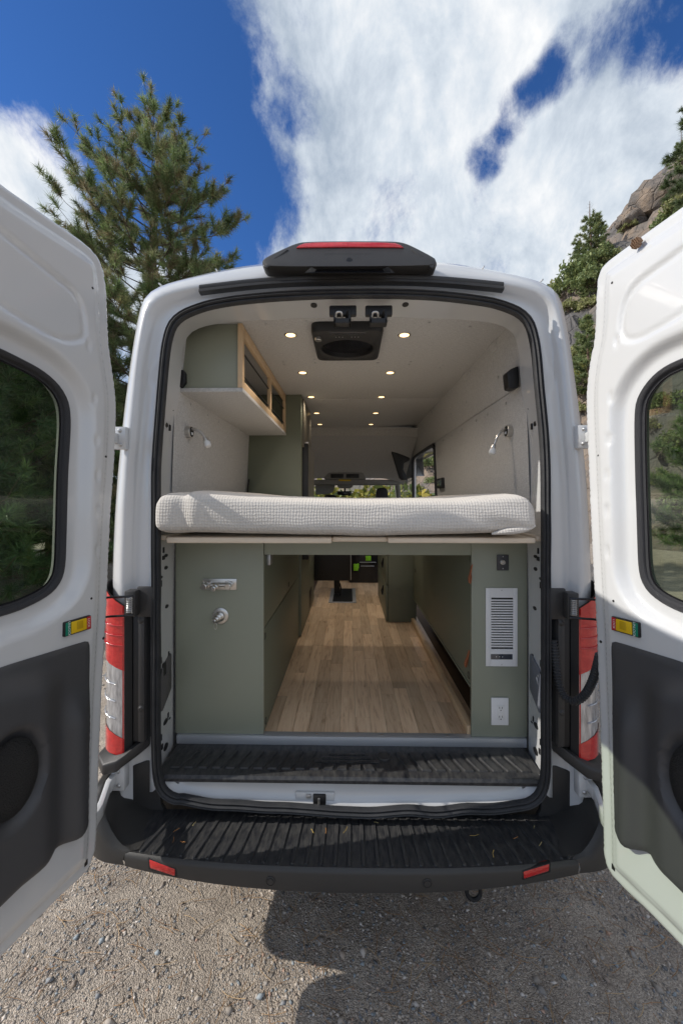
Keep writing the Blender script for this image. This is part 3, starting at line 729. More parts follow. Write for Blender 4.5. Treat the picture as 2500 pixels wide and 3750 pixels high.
def make_door(side, out_px, gas_px, trim_px, panel_px, latch_px):
    F = DoorFrame(side); s = F.s
    o2 = F.loop(out_px); top, bot = o2[0], o2[-1]
    far = .79
    o2 = [(far - .05, top[1] + .045), (.60, top[1] + .038)] + o2 + [(.60, bot[1] - .008), (far - .05, bot[1] - .01), (far, bot[1] + .05), (far, top[1] - .02)]
    outline = smooth_line(o2, 220, closed=True, it=1)
    g2 = F.loop(gas_px, .0); gt, gb = g2[0], g2[-1]
    g2 = g2 + [(.52, gb[1] - .012), (.60, gb[1] + .0), (.655, gb[1] + .06), (.67, gb[1] + .2), (.67, gt[1] - .2), (.655, gt[1] - .05), (.60, gt[1] + .005), (.52, gt[1] + .012)]
    gasket = smooth_line(g2, 120, closed=True, it=2)
    p2 = F.loop(panel_px); p2 = p2 + [(.66, p2[-1][1] + .10), (.66, p2[0][1] + .06)]
    panel = smooth_line(p2, 80, closed=True, it=2)
    hole = inset(gasket, .006)
    P2, T = fill2d(outline, [hole], .009)
    h = lvl(P2, outline, gasket, panel)
    # small pressed dimples
    rng = random.Random(3)
    for (dx, dz) in [(.105, 2.32), (.082, 2.14), (.072, 2.00), (.068, 1.88), (.068, 1.76), (.070, 1.62)]:
        q = P2 - np.array((dx, dz)); h = h - .006 * np.exp(-((q[:, 0] / .007) ** 4 + (q[:, 1] / .020) ** 4))
    mb = MB(); mb.v = [tuple(F.P(a, z, k)) for (a, z), k in zip(P2, h)]; mb.f = list(T)
    # rim and outer skin
    M_ = len(outline)
    rim = [[F.P(a, z, -.012) for a, z in outline], [F.P(a, z, -.03) for a, z in inset(outline, -.006)], [F.P(a, z, -.055) for a, z in inset(outline, -.006)], [F.P(a, z, -.07) for a, z in inset(outline, .012)]]
    mb.loft(rim, closed_u=True)
    P3, T3 = fill2d(inset(outline, .012), [inset(gasket, -.0)], .08)
    o_ = len(mb.v); mb.v += [tuple(F.P(a, z, -.07)) for a, z in P3]; mb.f += [tuple(i + o_ for i in f) for f in T3]
    sh = 'open left rear door in the shade' if s < 0 else 'open right rear door catching the sun'
    dr = obj('rear_door', mb, PAINT, van, label=sh, angle=60, recalc=False)
    # normals face the camera side on the inner skin
    me = dr.data; bm = bmesh.new(); bm.from_mesh(me)
    bmesh.ops.recalc_face_normals(bm, faces=bm.faces[:]); bm.to_mesh(me); bm.free()
    me.set_sharp_from_angle(angle=R(60))
    # rubber gasket and glass
    base = lvl(gasket, outline, gasket, panel).mean()
    rings = [[F.P(a, z, base + k) for a, z in inset(gasket, d)] for d, k in ((-.001, -.004), (.000, .005), (.004, .009), (.013, .008), (.018, .003), (.019, -.004), (.026, -.006))]
    obj('window_gasket', MB().loft(rings, closed_u=True), mat('pebbled_gasket_' + side, (.026, .026, .030), .5, bump=(500, .5)), dr, angle=50)
    gl = inset(gasket, .021); m_ = len(gl)
    rings = [[F.P(a, z, base - .008) for a, z in gl], [F.P(a, z, base - .0078) for a, z in inset(gl, .010)]]
    obj('glass_border', MB().loft(rings, closed_u=True), BLACKG, dr)
    g_ = [F.P(a, z, base - .012) for a, z in gl]; 
    mbg = MB(); mbg.add(g_, [tuple(range(m_))]); obj('window_glass', mbg, PGLASS, dr, flat=True)
    # trim panel with armrest swell and speaker
    t2 = F.loop(trim_px, .024); tt, tb = t2[0], t2[-1]
    t2 = t2 + [(.62, tb[1] - .03), (.70, tb[1] + .02), (.71, tb[1] + .2), (.71, tt[1] - .05), (.69, tt[1] + .005), (.60, tt[1] + .004)]
    trim = smooth_line(t2, 150, closed=True, it=1)
    P4, T4 = fill2d(trim, [], .012)
    D, _ = poly_dist(P4, trim)
    k = .020 + .007 * sstep(D, 0, .008)
    # a swollen arch with a hollow beside it, and the speaker bowl
    arch = np.exp(-((P4[:, 0] - .165) / .042) ** 2) * sstep(P4[:, 1], .45, .62) * (1 - sstep(P4[:, 1], 1.07, 1.20))
    k = k + .034 * arch + .050 * sstep(P4[:, 0], .20, .31) * sstep(P4[:, 1], .50, .70) * (1 - sstep(P4[:, 1] - .25 * P4[:, 0], 1.16, 1.24))
    sp = F.to2(8 if s < 0 else 2500, 2850, .05); sp = (.385, 1.05)
    e = np.sqrt(((P4[:, 0] - sp[0]) / .085) ** 2 + ((P4[:, 1] - sp[1]) / .120) ** 2)
    k = k - .030 * (1 - sstep(e, .9, 1.15))
    mb = MB(); mb.v = [tuple(F.P(a, z, q)) for (a, z), q in zip(P4, k)]; mb.f = list(T4)
    obj('trim_panel', mb, TRIMPL, dr, angle=50)
    ell = [(sp[0] + .074 * math.cos(a), sp[1] + .106 * math.sin(a)) for a in np.linspace(0, 2 * math.pi, 41)[:-1]]
    kk = .02 + .007 + .045 * float(sstep(np.array(sp[0]), .20, .31))
    rings = [[F.P(sp[0] + (a - sp[0]) * f, sp[1] + (z - sp[1]) * f, kk + h_) for a, z in ell] for f, h_ in ((1.0, -.012), (.96, -.006), (.5, -.002), (.02, .0))]
    obj('speaker_grille', MB().loft(rings, closed_u=True), mat('speaker_mesh_' + side, (.012, .012, .013), .5, bump=(260, .9)), dr, angle=70)
    # lock plate: black frame, yellow slider, green and red stickers
    L4 = [Vector((*F.to2(x, y, .022), 0)) for x, y in latch_px]   # corners: hinge-top, hinge-bottom, far-bottom, far-top
    def lq(a, b, up): # a: 0 hinge..1 far, b: 0 top..1 bottom
        t = L4[0].lerp(L4[3], a); u = L4[1].lerp(L4[2], a); q = t.lerp(u, b); return F.P(q.x, q.y, up)
    def plate(a0, a1, b0, b1, up, depth, bev=.0015):
        return MB().prism([lq(a0, b0, up), lq(a1, b0, up), lq(a1, b1, up), lq(a0, b1, up)], F.n * -depth, bev)
    obj('lock_frame', plate(0, 1, 0, 1, .027, .012, .003), BLACK, dr)
    obj('lock_slider', plate(.21, .78, .09, .91, .031, .008, .002), YELLOW, dr)
    obj('slider_grip', plate(.36, .60, .16, .72, .0318, .004, .001), YELLOWD, dr)
    obj('lock_sticker', plate(.025, .185, .06, .94, .0285, .004, .001), LRED, dr)
    obj('unlock_sticker', plate(.80, .97, .06, .94, .0285, .004, .001), LGREEN, dr)
    for word, a_ in (('LOCK', .125), ('UNLOCK', .855)):
        cu = bpy.data.curves.new('lettering', 'FONT'); cu.body = word; cu.size = .0115; cu.align_x = 'CENTER'; cu.align_y = 'CENTER'
        cu.materials.append(WHITEPL)
        tf = bpy.data.objects.new('lettering_curve', cu); COL.objects.link(tf); bpy.context.view_layer.update()
        tm = bpy.data.meshes.new_from_object(tf.evaluated_get(bpy.context.evaluated_depsgraph_get())); bpy.data.objects.remove(tf)
        t = bpy.data.objects.new('lettering', tm); COL.objects.link(t)
        pos = lq(a_, .5, .0290)
        zx = F.n.copy(); xx = Vector((0, 0, 1)) if s > 0 else Vector((0, 0, -1))
        xx = Vector((0, 0, -1)); yy = zx.cross(xx)
        m3 = Matrix((xx, yy, zx)).transposed().to_4x4(); m3.translation = pos
        t.parent = dr; t.matrix_parent_inverse = Matrix.Translation(-WLOC[dr.name]); t.matrix_basis = m3
    # small black drain hole
    dq = (572, 0)
    hx = F.to2(322 if s < 0 else 2238, 3160 if s < 0 else 3176, .0); hx = (hx[0] + .008, hx[1] + .006)
    hn = float(lvl(np.array([hx]), outline, gasket, panel)[0]) + .0015
    obj('drain_hole', MB().prism([F.P(hx[0] - .006, hx[1] - .009, hn), F.P(hx[0] + .006, hx[1] - .009, hn), F.P(hx[0] + .006, hx[1] + .009, hn), F.P(hx[0] - .006, hx[1] + .009, hn)], F.n * -.003), BLACK, dr, flat=True)
    for (dx, dz, rr) in ((.03, 1.95, .004), (.028, 1.30, .005), (.095, 1.46, .004), (.09, 2.52, .004)):
        hn = float(lvl(np.array([(dx, dz)]), outline, gasket, panel)[0])
        obj('plug', MB().lathe(F.P(dx, dz, hn - .001), F.n, [(rr, 0), (rr, .002), (rr * .6, .0026)], 12), BLACK, dr)
    return F, dr

outL = [(0, 665), (90, 728), (175, 788), (262, 848), (320, 890), (358, 930), (380, 972), (392, 1030), (398, 1120), (401, 1230), (408, 1300), (420, 1380), (429, 1450), (431, 1530), (427, 1640), (421, 1740), (411, 1870), (403, 2030), (397, 2200), (389, 2350), (380, 2500), (374, 2650), (368, 2800), (364, 2930), (362, 3030), (356, 3110), (342, 3165), (310, 3210), (258, 3256), (150, 3366), (0, 3516)]
gasL = [(0, 1267), (83, 1308), (166, 1352), (224, 1402), (257, 1455), (268, 1501), (270, 1563), (265, 1646), (259, 1750), (254, 1973), (250, 2085), (232, 2138), (192, 2183), (89, 2237), (0, 2263)]
trimL = [(0, 2446), (160, 2397), (310, 2350), (328, 2348), (333, 2366), (331, 2500), (327, 2700), (322, 2850), (319, 2985), (312, 3018), (295, 3042), (258, 3071), (218, 3094), (172, 3117), (115, 3168), (0, 3257)]
panL = [(0, 857), (58, 905), (180, 1005), (262, 1072), (285, 1120), (296, 1190), (298, 1232), (286, 1244), (232, 1252), (174, 1231), (0, 1132)]
latL = [(330, 2252), (331, 2302), (232, 2334), (233, 2280)]
FL, doorL = make_door('l', outL, gasL, trimL, panL, latL)
outR = [(2500, 748), (2428, 800), (2330, 871), (2250, 930), (2215, 957), (2194, 980), (2182, 1010), (2177, 1080), (2174, 1174), (2170, 1249), (2157, 1305), (2146, 1375), (2140, 1455), (2141, 1540), (2147, 1665), (2154, 1852), (2166, 2112), (2176, 2254), (2183, 2456), (2189, 2618), (2194, 2780), (2199, 2930), (2202, 3044), (2203, 3120), (2212, 3172), (2236, 3213), (2300, 3277), (2500, 3474)]
gasR = [(2500, 1303), (2414, 1342), (2358, 1394), (2321, 1455), (2312, 1501), (2311, 1595), (2315, 1782), (2318, 1850), (2322, 1991), (2326, 2092), (2344, 2149), (2385, 2193), (2445, 2228), (2500, 2250)]
trimR = [(2500, 2427), (2380, 2390), (2250, 2350), (2237, 2350), (2233, 2366), (2237, 2496), (2241, 2698), (2243, 2800), (2249, 3015), (2256, 3045), (2275, 3068), (2317, 3102), (2392, 3125), (2432, 3159), (2500, 3208)]
panR = [(2500, 925), (2420, 983), (2345, 1037), (2310, 1085), (2292, 1150), (2286, 1215), (2300, 1245), (2350, 1245), (2420, 1205), (2500, 1160)]
latR = [(2241, 2256), (2241, 2307), (2344, 2337), (2342, 2281)]
FR_, doorR = make_door('r', outR, gasR, trimR, panR, latR)

# wasp nest stuck to the right door
q = FR_.to2(2331, 890, .02); c = FR_.P(q[0], q[1], .015)
nest = MB(); 
for i in range(-2, 3):
    for j in range(-2, 3):
        if abs(i + j) > 2: continue
        a0 = (i + j * .5) * .0064; b0 = j * .0056
        cc = FR_.P(q[0] + a0, q[1] + b0, .024 + .004 * random.random())
        nest.lathe(cc, FR_.n, [(.0034, -.012), (.0035, .004), (.0027, .004), (.0022, -.003)], 6)
nest.lathe(c, FR_.n, [(.003, -.012), (.003, .006), (.009, .008)], 8)
obj('wasp_nest', nest, mat('nest_paper', (.26, .16, .10), .9), None, 'small brown papery wasp nest stuck to the open right door', 'wasp nest', flat=True)

# ------------------------------------------------------------------ interior lining
ZF, ZC = .690, 2.632
def wall_x(z): return float(np.interp(z, [.6, 1.0, 1.8, 2.33, 2.632, 2.7], [.838, .838, .818, .800, .766, .766]))
YI0, YI1 = .20, 2.98
# ceiling: one large lined panel and a front one behind a joint
c1 = obj('ceiling_panel', MB().box((-.79, .214, ZC), (.79, 1.70, ZC + .02), .002), FABRIC, van)
c2 = obj('ceiling_panel', MB().box((-.79, 1.703, ZC), (.79, YI1, ZC + .02), .002), FABRIC, van)
for (px_, py_) in [(973, 1185), (1121, 1175), (1422, 1173), (1571, 1180), (1721, 1195), (1035, 1324), (1040, 1335), (1151, 1316), (1386, 1316), (1383, 1328), (1153, 1328), (1503, 1324), (1497, 1334), (1621, 1337), (1611, 1347), (1268, 1326), (1184, 1467), (1266, 1465), (1350, 1466), (1432, 1471), (1514, 1481)]:
    p = WZ(px_, py_, ZC)
    obj('fastener', MB().lathe((p.x, p.y, ZC + .001), (0, 0, -1), [(.0085, 0), (.008, .002), (.005, .0025), (.004, .001)], 12), ZINC, c1)
# walls
def wallpanel(s, y0, y1, z0, z1, holes=()):
    zs = np.linspace(z0, z1, 8); return MB().loft([[(s * wall_x(z), y, z) for z in zs] for y in np.linspace(y0, y1, 6)] ).loft([[(s * (wall_x(z) + .012), y, z) for z in zs] for y in (y0, y1)])
wl = obj('wall_panel', wallpanel(-1, .20, 1.62, 1.6, 2.66), FABRIC, van)
wr = obj('wall_panel', wallpanel(1, .20, 2.10, 1.6, 2.327), FABRIC, van)
w2 = obj('wall_panel', wallpanel(1, .20, 2.10, 2.331, 2.66), FABRIC, van)
w3 = obj('wall_panel', wallpanel(1, 2.103, 3.46, 2.331, 2.66), FABRIC, van)
obj('wall_panel', wallpanel(-1, 1.62, 3.5, 1.6, 2.66), FABRIC, van)
obj('wall_panel', wallpanel(1, .20, 2.08, .60, 1.6), FABRIC, van)
obj('wall_panel', wallpanel(-1, .20, 3.5, .60, 1.6), FABRIC, van)
for (px_, py_) in [(698, 1479), (761, 1519), (800, 1543), (850, 1575), (883, 1596)]:
    X = -wall_x(2.28); p = WX(px_, py_, X); obj('fastener', MB().lathe((-wall_x(p.z), p.y, p.z), (1, 0, 0), [(.008, 0), (.0075, .003), (.004, .0035)], 12), ZINC, wl)
for (px_, py_) in [(1739, 1358), (1833, 1381), (1714, 1473), (1658, 1516), (1652, 1450), (1602, 1497), (1743, 1540), (1784, 1517), (1852, 1477), (1690, 1573), (1653, 1594), (1622, 1613)]:
    p = WX(px_, py_, .80); obj('fastener', MB().lathe((wall_x(p.z), p.y, p.z), (-1, 0, 0), [(.008, 0), (.0075, .003), (.004, .0035)], 12), ZINC, wr)
# folded tabs along the ceiling edge on the right
for (px_, py_, w_) in [(1825, 1250, .13), (1715, 1355, .11), (1583, 1494, .09), (1521, 1556, .07)]:
    p = WX(px_, py_, .775)
    y0_ = p.y; mb = MB().prism([(wall_x(2.63) - .006, y0_, ZC), (wall_x(2.63) - .006, y0_ + w_, ZC), (wall_x(2.60) - .004, y0_ + w_ * .6, ZC - .05), (wall_x(2.59) - .004, y0_ + w_ * .15, ZC - .055)], (.012, 0, 0), .003)
    obj('fabric_tab', mb, FABRIC, van)
# sliding door opening on the right: pale frame and rubber
mb = MB()
fr = [(2.10, .66), (2.10, 2.30), (3.44, 2.30), (3.44, .66)]
path = smooth_line([(wall_x(z) + .0, y, z) for y, z in [(2.10, .66), (2.105, 1.5), (2.11, 2.24), (2.16, 2.30), (2.30, 2.315), (3.2, 2.315), (3.38, 2.30), (3.44, 2.22), (3.46, 1.5), (3.46, .66)]], 60, it=1)
obj('side_door_seal', MB().tube(path, .018, 8), SEAL, van)
mb = MB().box((.80, 3.44, .66), (.85, 3.50, 2.36), .015).box((.83, 2.08, 2.31), (1.0, 3.5, 2.36), .01).box((.83, 2.085, .66), (.93, 2.12, 2.36), .008)
obj('side_door_frame', mb, PAINT, van)
# black B-pillar trim
pa = [(1413, 1622), (1420, 1616), (1440, 1616), (1465, 1600), (1466, 1573), (1490, 1580), (1493, 1600), (1500, 1640), (1500, 1685), (1480, 1695), (1476, 1720), (1488, 1740), (1493, 1757), (1470, 1758), (1462, 1750), (1447, 1700), (1432, 1650), (1413, 1640)]
obj('pillar_trim', MB().prism([W(x, y, 3.42) for x, y in pa], (0, .06, 0), .01), BLACK, van)
# floor: planks laid on a base board
fl_base = obj('floor', MB().box((-.80, .245, .66), (.82, 3.95, .684), .001), mat('floor_base', (.12, .07, .035), .7), van)
pm = MB().box((-.5, -.5, 0), (.5, .5, 1), 0); proto = None
pw = .0755; k0 = -11
rng = random.Random(11)
for i in range(22):
    x0 = -.80 + i * pw
    if x0 > .80: break
    y = .250 - rng.random() * .5
    while y < 3.95:
        ln = rng.uniform(.38, .95)
        a, b = max(y, .250), min(y + ln, 3.95)
        vis = (x0 + pw > -.42 and x0 < .60)
        if b - a > .02 and vis:
            loc = Vector((x0 + pw / 2, (a + b) / 2, .6842)); sc_ = (pw - .0012, b - a - .0012, .0058)
            if proto is None:
                proto = obj('floor_plank', pm, PLANK, fl_base, flat=True); proto.location = loc; proto.scale = sc_
            else: link_copy(proto, loc, fl_base, scl=sc_)
        y += ln
# over-cab headliner, shelf, screen and dash of the cab
xs = np.linspace(-.76, .78, 20)
hl_prof = [(2.98, 2.632), (3.02, 2.615), (3.04, 2.58), (3.06, 2.54), (3.45, 2.44), (3.9, 2.27), (4.05, 2.16), (4.08, 2.11)]
rings = [[(x, y + .12 * (x / .78) ** 2 * -1, z - .10 * abs(x / .78) ** 3 * (1 if y > 3.1 else .4)) for x in xs] for y, z in hl_prof]
obj('cab_headliner', MB().loft(rings), FABRIC, van, angle=30)
CABG = mat('cab_grey', (.30, .29, .27), .7, bump=(300, .1))
a = W(1150, 1757, 4.1); b = W(1455, 1774, 4.1)
shelf = obj('cab_shelf', MB().box((-.78, 4.06, b.z), (.74, 4.5, a.z), .01), CABG, van)
con = [(1186, 1754), (1200, 1733), (1208, 1730), (1322, 1730), (1330, 1733), (1340, 1754)]
cn = obj('overhead_console', MB().prism([W(x, y, 4.02) for x, y in con], (0, .2, 0), .008), CABG, van)
for x0, x1 in ((1211, 1258), (1267, 1314)):
    a = W(x0, 1736, 4.015); b = W(x1, 1750, 4.015); obj('console_pocket', MB().box((a.x, 4.004, b.z), (b.x, 4.02, a.z), .004), BLACK, cn)
a = W(1241, 1756, 4.02); b = W(1284, 1762, 4.02); obj('warning_label', MB().box((a.x, 4.012, b.z), (b.x, 4.022, a.z)), YELLOW, cn)
mp_ = [(1232, 1764), (1298, 1764), (1290, 1783), (1282, 1788), (1242, 1788), (1236, 1783)]
obj('map_lamp', MB().prism([W(x, y, 4.2) for x, y in mp_], (0, .1, 0), .008), CABG, cn)
a = W(1255, 1772, 4.19); b = W(1270, 1775, 4.19); obj('lamp_switch', MB().box((a.x, 4.188, b.z), (b.x, 4.20, a.z)), BLACK, cn)
mirror = [(1233, 1803), (1237, 1799), (1284, 1798), (1287, 1802), (1285, 1812), (1280, 1814), (1240, 1813), (1234, 1810)]
obj('mirror', MB().prism([W(x, y, 4.45) for x, y in mirror], (0, .04, 0), .004), BLACKG, van)
obj('mirror_stem', MB().tube([W(1262, 1786, 4.4), W(1262, 1800, 4.45)], .014, 8), BLACK, van)
visor = [(1155, 1767), (1228, 1769), (1222, 1795), (1212, 1806), (1196, 1810), (1155, 1811)]
obj('sun_visor', MB().prism([W(x, y, 4.35) for x, y in visor], (0, .025, 0), .006), CABG, van)
obj('visor_rod', MB().tube([W(1156, 1766, 4.34), W(1226, 1768, 4.34)], .006, 8), CABG, van)
# cab skin round the screen
top = [(-.70, 4.55, 2.06), (.70, 4.55, 2.06)]; bt = [(-.86, 5.35, 1.42), (.86, 5.35, 1.42)]
mbs = MB(); mbs.add([top[0], top[1], bt[1], bt[0]], [(0, 1, 2, 3)]); obj('windscreen', mbs, WGLASS, van, flat=True)
for s in (-1, 1):
    obj('screen_pillar', MB().tube([(s * .74, 4.40, 2.14), (s * .74, 4.56, 2.05), (s * .90, 5.38, 1.40)], .045, 10), CABG, van)
    sk = MB().add([(s * 1.02, 3.75, .5), (s * 1.02, 5.5, .5), (s * 1.02, 5.5, 1.35), (s * 1.0, 3.75, 1.35)], [(0, 1, 2, 3)])
    obj('cab_side', sk, PAINT, van, flat=True)
    gl = MB().add([(s * 1.0, 3.75, 1.35), (s * 1.02, 5.3, 1.35), (s * .80, 4.55, 2.05), (s * .90, 3.75, 2.1)], [(0, 1, 2, 3)])
    obj('cab_side_glass', gl, WGLASS, van, flat=True)
rf = MB().loft([[(x, 3.75, 2.82 - .10 * abs(x / .95) ** 4 - .0) for x in np.linspace(-.95, .95, 12)], [(x * .95, 4.2, 2.60 - .15 * abs(x / .95) ** 4) for x in np.linspace(-.95, .95, 12)], [(x * .85, 4.52, 2.12 - .05 * abs(x / .95) ** 4) for x in np.linspace(-.95, .95, 12)]])
obj('cab_roof', rf, PAINT, van)
for s in (-1, 1):
    obj('cab_upper_side', MB().add([(s * .95, 3.7, 2.72), (s * .90, 4.2, 2.45), (s * .80, 4.52, 2.07), (s * .90, 3.7, 2.1), (s * 1.0, 3.7, 2.1)], [(0, 1, 2, 3, 4)]), PAINT, van, flat=True)
obj('dashboard', MB().box((-.85, 4.75, .7), (.85, 5.45, 1.38), .06), BLACK, van)
obj('bonnet', MB().box((-.85, 5.45, .5), (.85, 6.1, 1.2), .08), PAINT, van)

# ------------------------------------------------------------------ strikers at the header
for k, x0 in enumerate((1255, 1387)):
    p = W(x0, 1150, .10)
    root = empty('latch_striker', (p.x, .1, 2.56)); put(root, van); WLOC[root.name] = Vector((p.x, .1, 2.56))
    a = W(x0 - 50, 1116, .05); b = W(x0 + 50, 1160, .05)
    obj('backplate', MB().box((a.x, .050, b.z + .008), (b.x, .075, a.z), .006), BLACK, root)
    a = W(x0 - 34, 1133, .045); b = W(x0 + 30, 1186, .045)
    obj('bracket', MB().box((a.x, .034, b.z), (b.x, .078, b.z + .022), .004).box((a.x, .034, b.z), (a.x + .012, .08, a.z), .004).box((b.x - .012, .034, b.z), (b.x, .08, a.z), .004), BLACK, root)
    l0 = W(x0 - 25, 1167, .035); l1 = W(x0 - 3, 1145, .035)
    obj('striker_loop', MB().tube(smooth_line([(l0.x, .05, l0.z), (l0.x, .03, l0.z + .014), (l0.x + .003, .022, l1.z - .002), (l1.x - .003, .022, l1.z - .002), (l1.x, .03, l0.z + .014), (l1.x, .05, l0.z)], 24, it=2), .0042, 10), STEEL, root)
    c = W(x0 + 16, 1155, .04)
    obj('buffer', MB().lathe((c.x, .06, c.z), (0, -1, .25), [(.009, 0), (.009, .02), (.005, .03), (.004, .042), (.001, .045)], 12), BLACK, root)

# ------------------------------------------------------------------ bed
YB = .235           # face of the rear cabinets
bed = empty('bed_platform', (0, .8, 1.62), 'pale birch bed platform spanning the van above the green cabinets', 'bed platform')
zt = W(1000, 1968, .03).z; zb_ = W(1000, 1990, .03).z
def board(x0, x1, y0, z0, z1, r=.012):
    a = W(x0, 1975, y0).x; b = W(x1, 1975, y0).x
    return MB().box((a, y0, z0), (b, 1.50, z1), .006, seg=3)
obj('board', board(608, 1214, .028, zb_, zt), BIRCH, bed)
obj('board', board(1420, 1962, .028, zb_ + .002, zt), BIRCH, bed)
obj('middle_board', board(1216, 1418, .055, zb_ + .004, zt - .001), BIRCH, bed)
obj('cleat', MB().box((W(1963, 1970, .05).x, .05, zb_ + .008), (.80, 1.5, zt + .006), .003), BIRCH, bed)
obj('cleat', MB().box((-.80, .05, zb_ + .010), (W(607, 1970, .05).x, 1.5, zt + .006), .003), BIRCH, bed)
# mattress under a gauze sheet: rounded block with a sagging top and a tucked corner
def mat_top(px): return np.interp(px, [560, 600, 676, 690, 730, 900, 1150, 1300, 1500, 1670, 1800, 1905, 1935, 1975], [1812, 1798, 1801, 1791, 1795, 1811, 1820, 1823, 1822, 1822, 1812, 1804, 1812, 1850])
def mat_bot(px): return np.interp(px, [560, 620, 700, 1000, 1300, 1460, 1600, 1760, 1900, 1975], [1958, 1962, 1960, 1965, 1971, 1969, 1966, 1962, 1960, 1962])
NXm, NSm = 150, 64
rings = []
for i in range(NXm):
    f = i / (NXm - 1); px = 566 + f * (1966 - 566)
    # superellipse ends
    e = min(1.0, (f * 1400) / 34.0); e2 = min(1.0, ((1 - f) * 1400) / 46.0)
    endk = (1 - (1 - e) ** 2.6) ** (1 / 2.6) * (1 - (1 - e2) ** 2.4) ** (1 / 2.4)
    X = W(px, 1880, -.02).x
    zt_ = W(px, mat_top(px), -.01).z; zb2 = W(px, mat_bot(px), -.01).z + .001
    zt_ = 1.803 + (zt_ - 1.803) * 1.0
    zm = zb2 + (zt_ - zb2) * (.42 if f < .5 else .5); hz = (zt_ - zb2) / 2
    ring_ = []
    for k in range(NSm):
        a = 2 * math.pi * k / NSm; ca, sa = math.cos(a), math.sin(a)
        p = 8.0
        r_ = (abs(ca) ** p + abs(sa) ** p) ** (-1 / p)
        yy = .74 + .77 * ca * r_; zz = (zt_ + zb2) / 2 + hz * sa * r_
        # ends pull in
        yy = .74 + (yy - .74) * (.93 + .07 * endk); zz = zm + (zz - zm) * (.10 + .90 * endk) if endk < 1 else zz
        if yy < .2:   # hanging front: belly near the lower third, folds near the corners
            t = (zz - zb2) / max(zt_ - zb2, 1e-4)
            yy += -.014 * math.exp(-((t - .4) / .4) ** 2) + .006 * mnoise.noise((X * 5, t * 2, 1.0))
            cr = math.exp(-((px - 1850) / 120.0) ** 2); yy += cr * .008 * math.sin(9 * t + (px - 1850) / 40.0) * (1 - t)
            cl = math.exp(-((px - 690) / 60.0) ** 2); yy += cl * .008 * math.sin((px - 640) / 18.0)
            zz += .004 * mnoise.noise((X * 4, yy * 3, 7.0)) * (1 if t < .3 else .4)
        ring_.append((X + (.012 * (yy - .7) if False else 0), yy, zz))
    rings.append(ring_)
mb = MB().loft(rings, closed_u=True)
n0 = NSm; mb.f.append(tuple(range(n0))[::-1]); mb.f.append(tuple(range((NXm - 1) * n0, NXm * n0)))
mt = obj('mattress', mb, LINEN, None, 'cream mattress in a crinkled gauze sheet on the birch platform', 'mattress', angle=70)
# a tucked fold of the sheet at the right corner
q = [W(x, y, -.03) for x, y in [(1800, 1955), (1850, 1946), (1900, 1942), (1940, 1935), (1960, 1925)]]
obj('sheet_fold', MB().tube(smooth_line(q, 16, it=2), [.004 + .010 * math.sin(math.pi * k / 15) for k in range(16)], 10), LINEN, mt)

# ------------------------------------------------------------------ cabinets under the bed
cabL = empty('shower_cabinet', (-.6, .9, ZF), 'sage green under-bed cabinet on the left with the shower fittings', 'cabinet')
xl0, xl1 = -.815, W(965, 2300, YB).x
obj('front_panel', MB().box((xl0, YB, .697), (xl1, YB + .018, zb_ - .003), .0015), GREEN, cabL)
xs_ = xl1 - .001
zsp = lambda: None
pA = WX(928 / 2.24 + 550, 800 / 2.24 + 1950, xs_)
zsplit = pA.z
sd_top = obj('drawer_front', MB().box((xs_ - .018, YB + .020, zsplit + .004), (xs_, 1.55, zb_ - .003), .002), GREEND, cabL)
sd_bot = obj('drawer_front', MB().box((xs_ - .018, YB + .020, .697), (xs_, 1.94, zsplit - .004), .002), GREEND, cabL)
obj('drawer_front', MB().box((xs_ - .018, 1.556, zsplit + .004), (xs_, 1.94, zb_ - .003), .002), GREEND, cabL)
obj('carcass', MB().box((xl0, YB + .03, .697), (xs_ - .022, 1.94, zb_ - .01), .001), BLACK, cabL)
for px_, py_ in ((1057, 2140), (970, 2330), (973, 2640)):
    p = WX(px_, py_, xs_)
    obj('finger_hole', MB().lathe((xs_ - .002, p.y, p.z), (1, 0, 0), [(.017, 0), (.017, .0035), (.013, .0035), (.012, .001)], 20), BLACK, cabL)
p = WX(980, 2045, xs_)
obj('catch', MB().box((xs_ + .001, p.y - .03, p.z - .03), (xs_ + .020, p.y + .03, p.z + .03), .004), ZINC, cabL)
# next unit further in, on the left
cab2 = empty('base_cabinet', (-.6, 2.3, ZF), 'green base unit beyond the shower cabinet on the left', 'cabinet')
obj('side_panel', MB().box((xl0, 1.95, .697), (xs_ + .015, 2.75, 1.52), .002), GREEND, cab2)
p = WX(1128, 2230, xs_ + .015); obj('kick_vent', MB().box((xs_ + .012, 2.2, .74), (xs_ + .019, 2.45, .90), .002), BLACK, cab2)
# header rail under the platform
hx0 = xl1 + .003; a = W(963, 2031, YB + .01)
obj('bed_rail', MB().box((hx0, YB + .004, a.z), (W(1728, 2000, YB).x, YB + .022, zb_ - .003), .0015), GREEN, None, 'sage green cross rail under the bed platform', 'rail')

